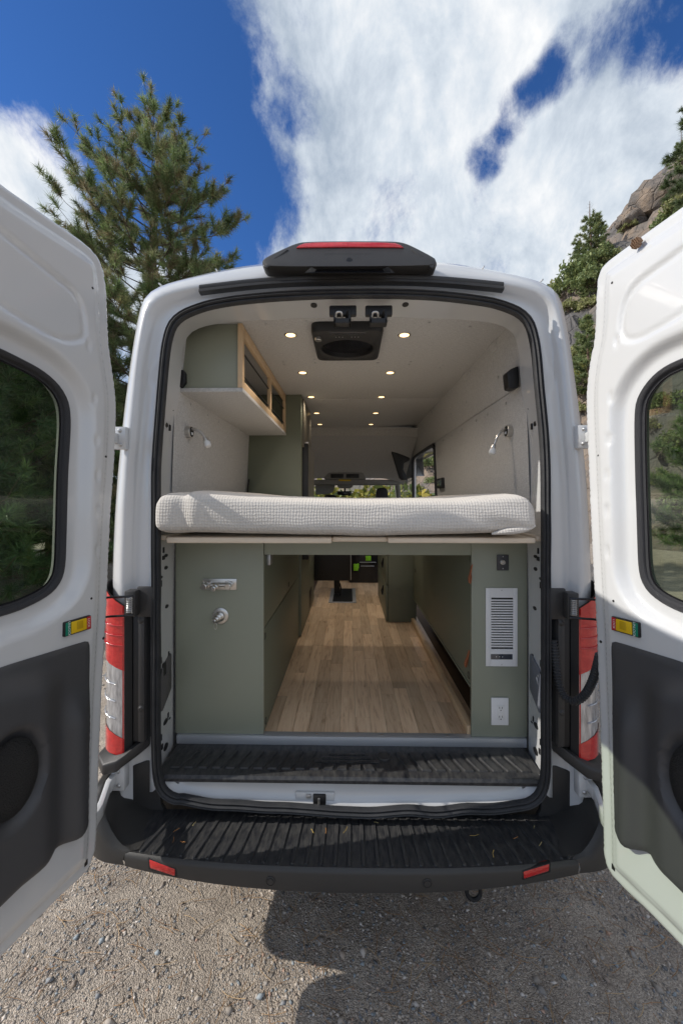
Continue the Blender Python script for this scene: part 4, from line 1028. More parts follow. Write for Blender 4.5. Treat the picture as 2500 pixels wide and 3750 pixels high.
cabR = empty('vent_cabinet', (.7, .9, ZF), 'sage green under-bed cabinet on the right with vent and socket', 'cabinet')
xr0 = W(1726, 2300, YB).x; xr1 = .822
obj('front_panel', MB().box((xr0, YB, .697), (xr1, YB + .018, zb_ - .003), .0015), GREEN, cabR)
zlo = .925
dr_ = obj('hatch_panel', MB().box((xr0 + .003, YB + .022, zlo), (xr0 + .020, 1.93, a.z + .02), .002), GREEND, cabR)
obj('hatch_lip', MB().box((xr0 - .001, YB + .03, zlo - .012), (xr0 + .010, 1.93, zlo + .0), .001), GREEND, cabR)
obj('storage_back', MB().box((xr0 + .20, YB + .02, .697), (xr0 + .21, 1.94, zlo + .1), .001), BLACK, cabR)
obj('storage_top', MB().box((xr0 + .022, YB + .02, zlo + .02), (xr0 + .20, 1.94, zlo + .03), .001), BLACK, cabR)
obj('floor_batten', MB().box((xr0 - .014, YB + .022, .692), (xr0 + .016, 1.94, .735), .002), MAPLE, cabR)
for px_, py_ in ((1724, 2050), (1716, 2473), (1521, 2090)):
    p = WX(px_, py_, xr0 + .003)
    obj('finger_hole', MB().lathe((xr0 + .005, p.y, p.z), (-1, 0, 0), [(.017, 0), (.017, .0035), (.013, .0035), (.012, .001)], 20), BLACK, cabR)
for (px_, py_, tilt) in ((1720, 2105, 0), (1707, 2418, 1)):
    p = WX(px_, py_, xr0 - .012); 
    c = Vector((xr0 + .002, p.y + .02, p.z))
    hh = .046
    loop_ = [(xr0 + .002, c.y, c.z + hh), (xr0 - .008, c.y - .012, c.z + .01), (xr0 - .020, c.y - .018, c.z - .02), (xr0 - .012, c.y - .014, c.z - hh), (xr0 - .002, c.y + .004, c.z - .03), (xr0 + .002, c.y + .004, c.z + .02)]
    if tilt: loop_ = [(x, y - (z - c.z) * .35, z) for x, y, z in loop_]
    sp_ = smooth_line(loop_, 30, it=2)
    rings = [[(x, y + w_, z) for x, y, z in sp_] for w_ in (-.009, .009)]
    rings2 = [[(x + .003, y + w_, z) for x, y, z in sp_] for w_ in (-.009, .009)]
    obj('leather_pull', MB().loft(rings + rings2[::-1], closed_v=True), LEATHER, cabR)
# galley block by the side door
gal = empty('drawer_cabinet', (.6, 2.4, ZF), 'dark green drawer block by the side door', 'cabinet')
gx0 = W(1413, 2200, 1.95).x; gx1 = .60
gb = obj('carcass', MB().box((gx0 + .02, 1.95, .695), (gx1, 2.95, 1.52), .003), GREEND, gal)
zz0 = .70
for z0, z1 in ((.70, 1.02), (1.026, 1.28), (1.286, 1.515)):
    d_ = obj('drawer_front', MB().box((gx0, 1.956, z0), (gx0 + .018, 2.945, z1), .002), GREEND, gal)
    obj('pull_loop', MB().tube([(gx0 - .002, 2.2, z1 - .05), (gx0 - .02, 2.2, z1 - .10), (gx0 - .012, 2.2, z1 - .14), (gx0 - .002, 2.21, z1 - .06)], .006, 6), BLACK, d_)
# things standing further forward
tp = empty('folding_panel', (W(1240, 2200, 2.95).x, 2.95, ZF), 'black panel standing on a hinged arm in a floor recess', 'table')
c0 = W(1136, 2028, 2.85); c1_ = W(1283, 2127, 2.85)
obj('panel', MB().box((c0.x, 2.85, c1_.z), (c1_.x, 2.875, c0.z + .35), .003), BLACK, tp)
obj('panel_edge', MB().box((c1_.x, 2.849, c1_.z + .01), (c1_.x + .008, 2.876, c0.z + .35), .002), ALU, tp)
fx = W(1234, 2180, 2.95).x
obj('arm', MB().box((fx - .035, 2.90, .72), (fx + .03, 2.95, 1.0), .008).tube([(fx - .06, 2.87, .93), (fx, 2.88, .90), (fx, 2.9, .8)], .02, 8).tube([(fx + .035, 2.9, .70), (fx + .045, 2.9, .78), (fx + .03, 2.9, .84)], .008, 8), BLACK, tp)
f0 = WZ(1203, 2207, .694); f1 = WZ(1259, 2155, .694)
obj('floor_frame', MB().box((f0.x, f0.y, .691), (f0.x + .04, f1.y, .697), .001).box((f1.x + .10, f0.y, .691), (f1.x + .14, f1.y, .697), .001).box((f0.x, f0.y, .691), (f1.x + .14, f0.y + .035, .6965), .001), ALU, tp)
obj('recess', MB().box((f0.x + .04, f0.y + .03, .6905), (f1.x + .10, f1.y, .6935), 0), BLACK, tp)
gear = empty('gear_crate', (.2, 3.6, ZF), 'black and lime green gear standing in the gap beyond the floor', 'gear')
g0 = W(1290, 2118, 3.6); g1 = W(1386, 2030, 3.6)
obj('box', MB().box((g0.x - .05, 3.62, ZF), (g1.x + .1, 3.95, 1.5), .02), BLACKG, gear)
LIME = mat('lime_plastic', (.25, .62, .02), .35)
for x0, y0, x1, y1 in ((1338, 2036, 1358, 2054), (1294, 2066, 1311, 2090), (1308, 2064, 1314, 2082)):
    a_ = W(x0, y0, 3.6); b_ = W(x1, y1, 3.6); obj('lime_part', MB().box((a_.x, 3.595, b_.z), (b_.x, 3.63, a_.z), .006), LIME, gear)
for x0, y0, x1, y1 in ((1316, 2058, 1376, 2060), (1320, 2072, 1370, 2074)):
    a_ = W(x0, y0, 3.6); b_ = W(x1, y1, 3.6); obj('rail', MB().box((a_.x, 3.59, b_.z), (b_.x, 3.61, a_.z), .003), ALU, gear)
# cab seats: only the head restraints clear the mattress
for px0, px1, pt, nm in ((1373, 1424, 1786, 'dark grey head restraint on the passenger seat at the front'), (1180, 1238, 1811, 'dark grey head restraint low on the driver side')):
    a_ = W(px0, pt, 3.95); b_ = W(px1, 1826, 3.95)
    st_ = empty('cab_seat', ((a_.x + b_.x) / 2, 4.0, .69), nm, 'seat')
    w_ = (b_.x - a_.x) / 2; cx = (a_.x + b_.x) / 2
    pl = smooth_line([(cx - w_, a_.z - .22), (cx - w_ * .8, a_.z - .02), (cx - w_ * .5, a_.z), (cx + w_ * .5, a_.z), (cx + w_ * .8, a_.z - .02), (cx + w_, a_.z - .22)], 20, it=2)
    obj('headrest', MB().prism([(x, 3.95, z) for x, z in pl], (0, .1, 0), .02), BLACK, st_)
    obj('backrest', MB().box((cx - .24, 3.9, .95), (cx + .24, 4.03, a_.z - .24), .05), BLACK, st_)
    obj('seat_base', MB().box((cx - .24, 4.0, .70), (cx + .24, 4.45, .98), .05), BLACK, st_)

# ------------------------------------------------------------------ fittings on the cabinet fronts
yF = YB - .002
a_ = W(743, 2119, yF); b_ = W(867, 2160, yF)
fau = empty('shower_mixer', ((a_.x + b_.x) / 2, yF, b_.z), 'brushed steel two-handle shower mixer on the left green cabinet', 'faucet')
obj('backplate', MB().box((a_.x, yF - .004, b_.z), (b_.x, yF, a_.z), .003), STEEL, fau)
for px_ in (752, 834):
    c = W(px_, 2148, yF - .04)
    k_ = obj('handle', MB().lathe((c.x + .004, yF - .004, c.z + .004), (-.12 if px_ < 800 else .02, -1, -.05), [(.014, 0), (.014, .022), (.008, .024), (.008, .034), (.0145, .036), (.0145, .055), (.012, .057)], 22), STEEL, fau)
    obj('lever_pin', MB().tube([(c.x, yF - .03, c.z + .005), (c.x - .012, yF - .034, c.z + .022)], .003, 8), STEEL, fau)
c = W(787, 2152, yF - .03)
obj('crossbar', MB().tube([W(755, 2143, yF - .02), W(836, 2143, yF - .02)], .008, 12), STEEL, fau)
obj('hose_outlet', MB().lathe((c.x + .006, yF - .012, c.z + .006), (-.1, -1, -.12), [(.013, 0), (.013, .02), (.0145, .022), (.0145, .03), (.011, .032), (.0125, .036), (.0125, .05), (.008, .052), (.006, .046)], 22), STEEL, fau)
c = W(807, 2256, yF)
val = empty('drain_valve', (c.x, yF, c.z - .04), 'round steel inlet fitting with a ribbed cap on the left green cabinet', 'valve')
obj('flange', MB().lathe((c.x, yF, c.z), (0, -1, 0), [(.0385, 0), (.0385, .003), (.036, .005), (.024, .006)], 32), STEEL, val)
for k in range(4):
    r_ = .023 - k * .004; y_ = yF - .006 - k * .011
    obj('ribbed_ring', MB().lathe((c.x - k * .004, y_, c.z - k * .003), (-.3, -1, -.2), [(r_, 0), (r_ * 1.08, .004), (r_ * .92, .010), (r_ * .75, .012)], 10), STEEL, val)
obj('key_ring', MB().tube([(c.x - .008 + .007 * math.cos(t), yF - .045, c.z - .034 + .014 * math.sin(t)) for t in np.linspace(0, 6.283, 18)[:-1]], .0014, 6, closed=True), STEEL, val)
for an in (90, 210, 330):
    obj('screw', MB().lathe((c.x + .030 * math.cos(R(an)), yF - .004, c.z + .030 * math.sin(R(an))), (0, -1, 0), [(.0035, 0), (.003, .002)], 10), ZINC, val)
# right: switch plate, vent, socket
a_ = W(1818, 2031, yF); b_ = W(1861, 2089, yF)
sw = empty('push_switch', ((a_.x + b_.x) / 2, yF, b_.z), 'dark grey switch plate with a silver push button on the right green panel', 'switch')
DG = mat('dark_grey_plate', (.055, .055, .060), .45)
obj('plate', MB().box((a_.x, yF - .005, b_.z), (b_.x, yF, a_.z), .003), DG, sw)
c = W(1842, 2060, yF - .02); obj('button', MB().lathe((c.x, yF - .005, c.z), (0, -1, 0), [(.011, 0), (.011, .012), (.009, .013), (.009, .018), (.006, .018), (.005, .015)], 18), STEEL, sw)
for zc in (a_.z - .009, b_.z + .009): obj('screw', MB().lathe(((a_.x + b_.x) / 2, yF - .0045, zc), (0, -1, 0), [(.003, 0), (.0025, .0015)], 8), ZINC, sw)
a_ = W(1777, 2153, yF); b_ = W(1893, 2440, yF)
ve = empty('heater_vent', ((a_.x + b_.x) / 2, yF, b_.z), 'tall white louvred vent plate on the right green panel', 'vent')
zs0 = W(1800, 2188, yF).z; zs1 = W(1800, 2376, yF).z; vx0 = W(1797, 2280, yF).x; vx1 = W(1877, 2280, yF).x
z_ = [a_.z, zs0]; pitch = (zs0 - zs1) / 20
mbv = MB().box((a_.x, yF - .005, b_.z), (vx0, yF, a_.z), .0015).box((vx1, yF - .005, b_.z), (b_.x, yF, a_.z), .0015).box((vx0 - .001, yF - .0048, zs0), (vx1 + .001, yF, a_.z - .0005), .0).box((vx0 - .001, yF - .0048, b_.z + .0005), (vx1 + .001, yF, zs1), 0)
obj('vent_frame', mbv, WHITEPL, ve)
obj('vent_shadow', MB().box((vx0 - .002, yF - .001, zs1 - .002), (vx1 + .002, yF + .0005, zs0 + .002)), BLACK, ve)
for k in range(19):
    zc = zs0 - (k + 1) * pitch
    obj('louvre', MB().box((vx0 - .001, yF - .0046, zc - pitch * .27), (vx1 + .001, yF - .001, zc + pitch * .27), 0), WHITEPL, ve, flat=True)
a2 = W(1795, 2394, yF); b2 = W(1874, 2414, yF)
dsp = obj('display', MB().box((a2.x, yF - .0062, b2.z), (b2.x, yF - .004, a2.z), .0005), mat('display_glass', (.05, .055, .07), .06, coat=1.0), ve)
for k in range(3): obj('display_mark', MB().lathe((a2.x + .025 + k * .014, yF - .0062, (a2.z + b2.z) / 2), (0, -1, 0), [(.0022, 0), (.002, .0004)], 6), WHITEPL, dsp)
for zc in (a_.z - .010, b_.z + .008): obj('screw', MB().lathe(((a_.x + b_.x) / 2, yF - .0045, zc), (0, -1, 0), [(.003, 0), (.0025, .0015)], 8), ZINC, ve)
a_ = W(1797, 2554, yF); b_ = W(1860, 2655, yF)
so = empty('power_socket', ((a_.x + b_.x) / 2, yF, b_.z), 'white double power socket low on the right green panel', 'socket')
obj('cover_plate', MB().box((a_.x, yF - .006, b_.z), (b_.x, yF, a_.z), .003), WHITEPL, so)
a2 = W(1817, 2580, yF); b2 = W(1844, 2634, yF)
SOC = mat('socket_face', (.74, .74, .73), .3)
face = obj('socket_face', MB().box((a2.x, yF - .009, b2.z), (b2.x, yF - .004, a2.z), .002), SOC, so)
h_ = a2.z - b2.z; cx = (a2.x + b2.x) / 2
for zc in (a2.z - h_ * .17, b2.z + h_ * .23):
    for dx in (-.006, .006): obj('slot', MB().box((cx + dx - .0010, yF - .0096, zc - .0045), (cx + dx + .0010, yF - .0085, zc + .0045)), BLACK, face, flat=True)
    obj('slot', MB().box((cx - .0085, yF - .0096, zc - .001), (cx - .005, yF - .0085, zc + .001)), BLACK, face, flat=True)
    obj('ground_slot', MB().lathe((cx, yF - .0085, zc - .0115), (0, -1, 0), [(.0026, 0), (.0026, .0012)], 10), BLACK, face)
obj('test_button', MB().box((cx - .008, yF - .0105, (a2.z + b2.z) / 2 - .005), (cx + .008, yF - .0085, (a2.z + b2.z) / 2 + .005), .001), SOC, face)

# ------------------------------------------------------------------ upper cabinets
ov = empty('overhead_cabinet', (-.65, .9, 2.31), 'green overhead cabinet with a maple face frame and fabric underside', 'cabinet')
xo = -.505; zs_ = 2.305
obj('bottom_panel', MB().box((-.815, .25, zs_), (xo + .004, 1.55, zs_ + .020), .004), FABRIC, ov)
obj('end_panel', MB().box((-.80, .262, zs_ + .021), (xo - .022, .278, ZC - .002), .001), GREEN, ov)
fw = .040
def rail(y0, y1, z0, z1): return MB().box((xo - .020, y0, z0), (xo, y1, z1), .0015)
obj('frame_rail', rail(.255, 1.55, zs_ + .021, zs_ + .060), MAPLE, ov)
obj('frame_rail', rail(.255, 1.55, ZC - .055, ZC - .003), MAPLE, ov)
for y0, y1 in ((.255, .292), (.925, .965), (1.51, 1.55)):
    obj('frame_stile', MB().box((xo - .0205, y0, zs_ + .0205), (xo + .0005, y1, ZC - .0025), .0015), MAPLE, ov)
obj('corner_post', MB().box((xo - .021, .252, zs_ + .0205), (xo + .0012, .2555, ZC - .0025), 0), MAPLE, ov)
obj('back_panel', MB().box((-.80, .28, zs_ + .022), (-.792, 1.54, ZC - .004), 0), GREEND, ov)
for zc in (2.40, 2.51):
    obj('retaining_cord', MB().tube([(xo - .012, .28, zc), (xo - .012, .95, zc - .004), (xo - .012, 1.52, zc)], .004, 6), BLACK, ov)
tall = empty('tall_cabinet', (-.6, 1.9, ZF), 'tall dark green wardrobe cabinet behind the bed on the left', 'cabinet')
obj('front', MB().box((-.81, 1.552, .70), (-.382, 1.57, ZC - .002), .0015), GREEND, tall)
obj('side', MB().box((-.40, 1.5705, .70), (-.383, 2.20, ZC - .002), .0015), GREEND, tall)
obj('door', MB().box((-.383, 1.60, 2.22), (-.366, 2.18, ZC - .02), .002), mat('wardrobe_door', (.13, .115, .085), .35), tall)
obj('strap_pull', MB().tube([(-.362, 1.75, 2.28), (-.35, 1.75, 2.25), (-.362, 1.76, 2.22)], .005, 6), LEATHER, tall)
fr_ = empty('fridge', (-.36, 1.95, 1.3), 'black fridge door standing proud of the tall green cabinet', 'fridge')
fa = W(1110, 1620, 1.70); fb = W(1138, 1620, 1.70)
obj('door', MB().box((-.40, 1.62, 1.30), (-.335, 1.66, fa.z - .02), .006), BLACK, fr_)
obj('body', MB().box((-.382, 1.665, 1.30), (-.335, 2.20, fa.z - .03), .004), mat('fridge_side', (.16, .15, .13), .4, .3), fr_)
obj('hinge', MB().box((-.36, 1.61, fa.z - .02), (-.33, 1.68, fa.z - .008), .002), STEEL, fr_)
# thermostat and sockets on the right wall
p = WX(1619, 1770, .815); p2 = WX(1629, 1770, .815)
th_ = empty('thermostat', (.81, p.y, 1.9), 'small dark control display on the right fabric wall', 'control panel')
y1_ = WX(1608, 1765, .815).y; y0_ = WX(1628, 1765, .815).y; zt1 = W(1618, 1751, (y0_ + y1_) / 2).z; zb1 = W(1618, 1788, (y0_ + y1_) / 2).z
obj('case', MB().box((.79, y0_, zb1), (.822, y1_, zt1), .006), BLACK, th_)
obj('screen', MB().box((.788, y0_ + .03, zb1 + .02), (.792, y1_ - .03, zt1 - .015), .001), mat('screen_glass', (.10, .14, .13), .1), th_)
obj('wall_switch', MB().box((.80, y0_ + .02, zb1 - .14), (.822, y1_ - .02, zb1 - .07), .004), BLACK, None, 'tiny black wall switch below the control display', 'switch')

# ------------------------------------------------------------------ roof fan
fn = empty('roof_fan', (0, .57, 2.57), 'square black roof fan set in the grey fabric ceiling', 'fan')
fy0, fy1 = .245, .66; zf = ZC - .045
fw_ = .172
out = [tuple(p) for p in resample(rrect(2 * fw_, fy1 - fy0, .035), 72, closed=True)]; cy = (fy0 + fy1) / 2; ctr = W(1272, 1265, .5).x
ovl = []
m_ = len(out)
ell = []
for (x, y) in out:
    a = math.atan2(y, x); ell.append((.136 * math.cos(a), .128 * math.sin(a) + .028))
rings = [[(ctr + x * 1.0, cy + y, ZC) for x, y in out], [(ctr + x * 1.0, cy + y, zf + .012) for x, y in out], [(ctr + x * .97, cy + y * .97, zf + .002) for x, y in out], [(ctr + x * .93, cy + y * .93, zf) for x, y in out],
         [(ctr + x * 1.04, cy + y * 1.04 + .005, zf) for x, y in ell], [(ctr + x, cy + y + .005, zf + .004) for x, y in ell], [(ctr + x * .97, cy + y * .97 + .005, zf + .030) for x, y in ell]]
obj('trim_frame', MB().loft(rings, closed_u=True), BLACK, fn, angle=40)
ds_ = [(ctr + x * 1.0, cy + y * 1.0 + .005, zf + .028) for x, y in ell]
obj('screen', MB().add(ds_, [tuple(range(m_))]), BLACKG, fn, flat=True)
obj('control_strip', MB().box((ctr - .085, fy0 + .012, zf - .0015), (ctr + .085, fy0 + .040, zf + .004), .001), mat('strip_gloss', (.05, .05, .055), .2), fn)
obj('knob', MB().lathe((ctr - .142, fy0 + .08, zf), (0, 0, -1), [(.017, 0), (.017, .012), (.014, .015), (.004, .015)], 20), STEEL, fn)
for k in range(6):
    obj('key', MB().lathe((ctr - .055 + k * .016 + (.028 if k > 2 else 0), fy0 + .072, zf + .002), (0, 0, -1), [(.0035, 0), (.003, .003)], 8), ZINC, fn)

# ------------------------------------------------------------------ recessed downlights (lit)
GLOW = mat('lamp_glow', (1, .9, .7), .5, emit=((1.0, .66, .30), 1.7))
rows = [(1064, 1480), (1108, 1428), (1139, 1396), (1159, 1375), (1171, 1358)]
rys = [1227, 1365, 1454, 1513, 1554]
ordn = ['nearest the rear doors', 'second from the rear doors', 'third from the rear doors', 'fourth from the rear doors', 'farthest from the rear doors']
for k in range(5):
    for j, sd in enumerate(('left', 'right')):
        p = WZ(rows[k][j], rys[k], ZC - .002); x = p.x if abs(p.x) < .33 else math.copysign(.30, p.x)
        r_ = empty('downlight', (p.x, p.y, ZC - .01), f'lit warm recessed downlight in the {sd} ceiling row, {ordn[k]}', 'downlight', 'recessed ceiling downlights')
        obj('bezel', MB().lathe((p.x, p.y, ZC + .002), (0, 0, -1), [(.034, 0), (.034, .004), (.031, .0065), (.025, .005), (.024, .002)], 26), STEEL, r_)
        obj('bulb', MB().lathe((p.x, p.y, ZC + .001), (0, 0, -1), [(.0235, 0), (.0235, .003), (.018, .0042)], 22), GLOW, r_)
        ld = bpy.data.lights.new('downlight_beam', 'SPOT'); ld.energy = 3.2; ld.color = (1.0, .88, .74); ld.spot_size = R(125); ld.spot_blend = .8; ld.shadow_soft_size = .02
        lo = bpy.data.objects.new('downlight_beam', ld); COL.objects.link(lo); lo.location = (p.x, p.y, ZC - .012); WLOC[lo.name] = Vector(lo.location); put(lo, r_)
# gooseneck reading lamps
for s, bx, nm in ((-1, (682, 1582), 'left'), (1, (1872, 1579), 'right')):
    zl = 2.10; X = s * wall_x(zl) ; p = WX(bx[0], bx[1], X); X = s * wall_x(p.z)
    rl = empty('reading_lamp', (X, p.y, p.z - .1), f'silver gooseneck reading lamp on the {nm} fabric wall', 'lamp', 'gooseneck reading lamps')
    obj('wall_mount', MB().lathe((X, p.y, p.z), (-s, 0, 0), [(.029, 0), (.029, .024), (.027, .026), (.004, .026)], 26), STEEL, rl)
    obj('mount_face', MB().lathe((X - s * .0262, p.y, p.z), (-s, 0, 0), [(.025, 0), (.025, .001)], 26), BLACK, rl)
    obj('rocker', MB().box((X - s * .026, p.y - .008, p.z - .014), (X - s * .031, p.y + .008, p.z - .002), .001), WHITEPL, rl)
    if s < 0: pts = [(690, 1571), (715, 1572), (738, 1583), (752, 1605)]; hd = [(752, 1605), (763, 1634)]
    else: pts = [(1862, 1572), (1836, 1576), (1818, 1600), (1808, 1632)]; hd = [(1808, 1632), (1799, 1662)]
    ws = [W(x, y, p.y - .004 * i) for i, (x, y) in enumerate(pts)]; ws[0] = Vector((X - s * .026, p.y, ws[0].z))
    gp = smooth_line(ws, 40, it=3)
    obj('gooseneck', MB().tube(gp, [.0062 + (.0008 if k % 2 else 0) for k in range(40)], 10), STEEL, rl)
    h0 = W(*hd[0], p.y - .012); h1 = W(*hd[1], p.y - .02); ax = (h1 - h0).normalized(); ln = (h1 - h0).length
    hd_ = obj('lamp_head', MB().lathe(h0 - ax * .004, ax, [(.007, 0), (.0125, .006), (.0135, ln * .45), (.0135, ln * .5)], 18), STEEL, rl)
    obj('lamp_lens', MB().lathe(h0 - ax * .004, ax, [(.0145, ln * .5), (.0165, ln * .62), (.0165, ln), (.012, ln + .006)], 18), mat('lamp_lens_' + nm, (.75, .75, .74), .15), rl)
# black cord on the left wall beside the tall cabinet
q = [W(905, 1810, 1.5), W(908, 1780, 1.5), W(912, 1755, 1.52)]
obj('hanging_cable', MB().tube(q, .006, 6), BLACK, None, 'thin black cord hanging beside the tall green cabinet', 'cord')

# ------------------------------------------------------------------ ground
def ground_mat():
    m = bpy.data.materials.new('gravel_ground'); m.use_nodes = True; nt = m.node_tree; N = nt.nodes; L = nt.links
    b = N['Principled BSDF']; b.inputs['Roughness'].default_value = .95
    geo = N.new('ShaderNodeNewGeometry')
    def noise(s, d, r=.6):
        n = N.new('ShaderNodeTexNoise'); n.inputs['Scale'].default_value = s; n.inputs['Detail'].default_value = d; n.inputs['Roughness'].default_value = r; L.new(geo.outputs['Position'], n.inputs['Vector']); return n.outputs['Fac']
    cr = N.new('ShaderNodeValToRGB'); L.new(noise(5.0, 6), cr.inputs[0])
    cr.color_ramp.elements[0].position = .32; cr.color_ramp.elements[0].color = (.32, .265, .215, 1); cr.color_ramp.elements[1].position = .70; cr.color_ramp.elements[1].color = (.53, .455, .375, 1)
    v = N.new('ShaderNodeTexVoronoi'); v.inputs['Scale'].default_value = 210; L.new(geo.outputs['Position'], v.inputs['Vector'])
    hs = N.new('ShaderNodeSeparateColor'); L.new(v.outputs['Color'], hs.inputs[0])
    mr = N.new('ShaderNodeMapRange'); mr.inputs['To Min'].default_value = .62; mr.inputs['To Max'].default_value = 1.35; L.new(hs.outputs[0], mr.inputs['Value'])
    mx = N.new('ShaderNodeMix'); mx.data_type = 'RGBA'; mx.blend_type = 'MULTIPLY'; mx.inputs['Factor'].default_value = 1; L.new(cr.outputs[0], mx.inputs['A']); L.new(mr.outputs[0], mx.inputs['B'])
    L.new(mx.outputs['Result'], b.inputs['Base Color'])
    bp = N.new('ShaderNodeBump'); bp.inputs['Strength'].default_value = .9; bp.inputs['Distance'].default_value = .006
    v2 = N.new('ShaderNodeTexVoronoi'); v2.inputs['Scale'].default_value = 210; L.new(geo.outputs['Position'], v2.inputs['Vector'])
    ad = N.new('ShaderNodeMath'); ad.operation = 'SUBTRACT'; L.new(noise(60, 5), ad.inputs[0]); L.new(v2.outputs['Distance'], ad.inputs[1])
    L.new(ad.outputs[0], bp.inputs['Height']); L.new(bp.outputs[0], b.inputs['Normal'])
    return m
gm = MB(); 
gv = [-700, -60, -15, -5, 5, 15, 60, 700]
gm.loft([[(x, y, 0) for x in gv] for y in gv])
tag(obj('ground', gm, ground_mat(), flat=True), kind='structure')

rs = np.random.RandomState(5)
def pebbles(n, xr, yr, smin, smax, pw=3.0):
    x = rs.uniform(*xr, n); y = rs.uniform(*yr, n)
    u = rs.rand(n); s = smin * (smax / smin) ** (u ** pw)
    # pebbles gather in drifts
    base = np.array([(1, 0, 0), (-1, 0, 0), (0, 1, 0), (0, -1, 0), (0, 0, 1), (0, 0, -1), (.7, .7, .35), (-.7, .6, -.3)], float)[:6]
    V = base[None] * (1 + rs.uniform(-.35, .35, (n, 6, 1)))
    V = V + rs.uniform(-.28, .28, (n, 6, 3))
    sc = np.stack([s * rs.uniform(.8, 1.6, n), s * rs.uniform(.7, 1.1, n), s * rs.uniform(.4, .75, n)], 1)
    V = V * sc[:, None, :]
    a = rs.uniform(0, 6.283, n); ca, sa = np.cos(a)[:, None], np.sin(a)[:, None]
    X = V[:, :, 0] * ca - V[:, :, 1] * sa; Y = V[:, :, 0] * sa + V[:, :, 1] * ca
    tl = rs.uniform(-.3, .3, (n, 1)); Z = V[:, :, 2] + X * tl
    X += x[:, None]; Y += y[:, None]; Z += (s * .12)[:, None]
    F = np.array([(0, 2, 4), (2, 1, 4), (1, 3, 4), (3, 0, 4), (2, 0, 5), (1, 2, 5), (3, 1, 5), (0, 3, 5)])
    f = (F[None] + (np.arange(n) * 6)[:, None, None]).reshape(-1, 3)
    pal = np.array([(.30, .26, .22), (.22, .20, .18), (.16, .165, .17), (.36, .32, .28), (.26, .21, .17), (.19, .21, .22), (.44, .40, .36), (.30, .20, .15), (.12, .125, .135)])
    pr = np.array([.22, .18, .14, .12, .14, .08, .05, .03, .04]); c = pal[rs.choice(len(pal), n, p=pr)] * rs.uniform(1.0, 1.9, (n, 1))
    cc = np.ones((n, 6, 4)); cc[:, :, :3] = c[:, None, :]
    return np.stack([X, Y, Z], 2).reshape(-1, 3), f, cc.reshape(-1, 4)
def raw_obj(name, V, Fc, C, material, kind=None, label=None, cat=None, parent=None, group=None, smooth=False):
    me = bpy.data.meshes.new(name); c = Vector(((V[:, 0].min() + V[:, 0].max()) / 2, (V[:, 1].min() + V[:, 1].max()) / 2, V[:, 2].min()))
    V = V - np.array(c)
    me.vertices.add(len(V)); me.vertices.foreach_set('co', V.astype(np.float32).ravel())
    k = Fc.shape[1]; me.loops.add(Fc.size); me.loops.foreach_set('vertex_index', Fc.astype(np.int32).ravel())
    me.polygons.add(len(Fc)); me.polygons.foreach_set('loop_start', np.arange(0, Fc.size, k, dtype=np.int32))
    if smooth: me.polygons.foreach_set('use_smooth', [True] * len(Fc))
    me.update(calc_edges=True)
    if C is not None:
        at = me.color_attributes.new('col', 'FLOAT_COLOR', 'POINT'); at.data.foreach_set('color', C.astype(np.float32).ravel())
    me.materials.append(material)
    o = bpy.data.objects.new(name, me); COL.objects.link(o); o.location = c; WLOC[o.name] = c
    put(o, parent); tag(o, label, cat, group, kind); return o
def patchy(n, *a):
    v, f, c = pebbles(n, *a); k = n
    cen = v.reshape(k, 6, 3).mean(1)
    w = np.array([mnoise.fractal((p[0] * 2.3, p[1] * 2.3, 5.0), .9, 2, 3) for p in cen]); keep = rs.rand(k) < np.clip(.62 + w * 1.1, .12, 1)
    idx = np.where(keep)[0]; m = len(idx)
    V = v.reshape(k, 6, 3)[idx].reshape(-1, 3); C = c.reshape(k, 6, 4)[idx].reshape(-1, 4)
    F = (f.reshape(k, 8, 3)[0][None] + (np.arange(m) * 6)[:, None, None]).reshape(-1, 3)
    return V, F, C
parts_ = [patchy(80000, (-1.9, 1.9), (-.70, .6), .0016, .0085, 2.6), pebbles(260, (-1.9, 1.9), (-.70, .6), .009, .019, 2.2), pebbles(9000, (-5, 6), (.6, 6.0), .006, .024, 2.8)]
off = 0; Vs, Fs, Cs = [], [], []
for v, f, c in parts_: Vs.append(v); Fs.append(f + off); Cs.append(c); off += len(v)
STONE = vcol_mat('gravel_stone', .85)
raw_obj('gravel', np.vstack(Vs), np.vstack(Fs), np.vstack(Cs), STONE, 'stuff', 'loose grey and tan gravel on the ground behind the van', 'gravel')
# fallen pine needles
def needle_strips(n, fn, ln, w, col):
    V, Fc, C = [], [], []
    for _ in range(n):
        p = fn(); a = rs.uniform(0, 6.283); l = ln * rs.uniform(.5, 1.2); bend = rs.uniform(-.9, .9)
        k = 5; o = len(V)
        for j in range(k):
            t = j / (k - 1) - .5; ang = a + bend * t
            q = np.array([p[0] + l * t * math.cos(a) - bend * l * t * t * .5 * math.sin(a), p[1] + l * t * math.sin(a) + bend * l * t * t * .5 * math.cos(a), p[2] + .004 + .004 * rs.rand()])
            nx, ny = -math.sin(ang) * w, math.cos(ang) * w
            V += [q + (nx, ny, 0), q - (nx, ny, 0), q + (0, 0, w * 1.2)]
        for j in range(k - 1):
            b = o + j * 3
            Fc += [(b, b + 2, b + 5, b + 3), (b + 2, b + 1, b + 4, b + 5)]
        c = np.array(col[rs.randint(len(col))]) * rs.uniform(.7, 1.2); C += [(*c, 1)] * (k * 3)
    return np.array(V), np.array(Fc), np.array(C)
NC = [(.34, .19, .085), (.42, .26, .13), (.26, .15, .075), (.48, .33, .18)]
def gpt(): return (rs.uniform(-1.7, 1.8), rs.uniform(-.75, .5), .004)
v, f, c = needle_strips(900, gpt, .085, .0011, NC)
raw_obj('pine_needles', v, f, c, STONE, 'stuff', 'dry brown pine needles scattered on the gravel', 'pine needles')
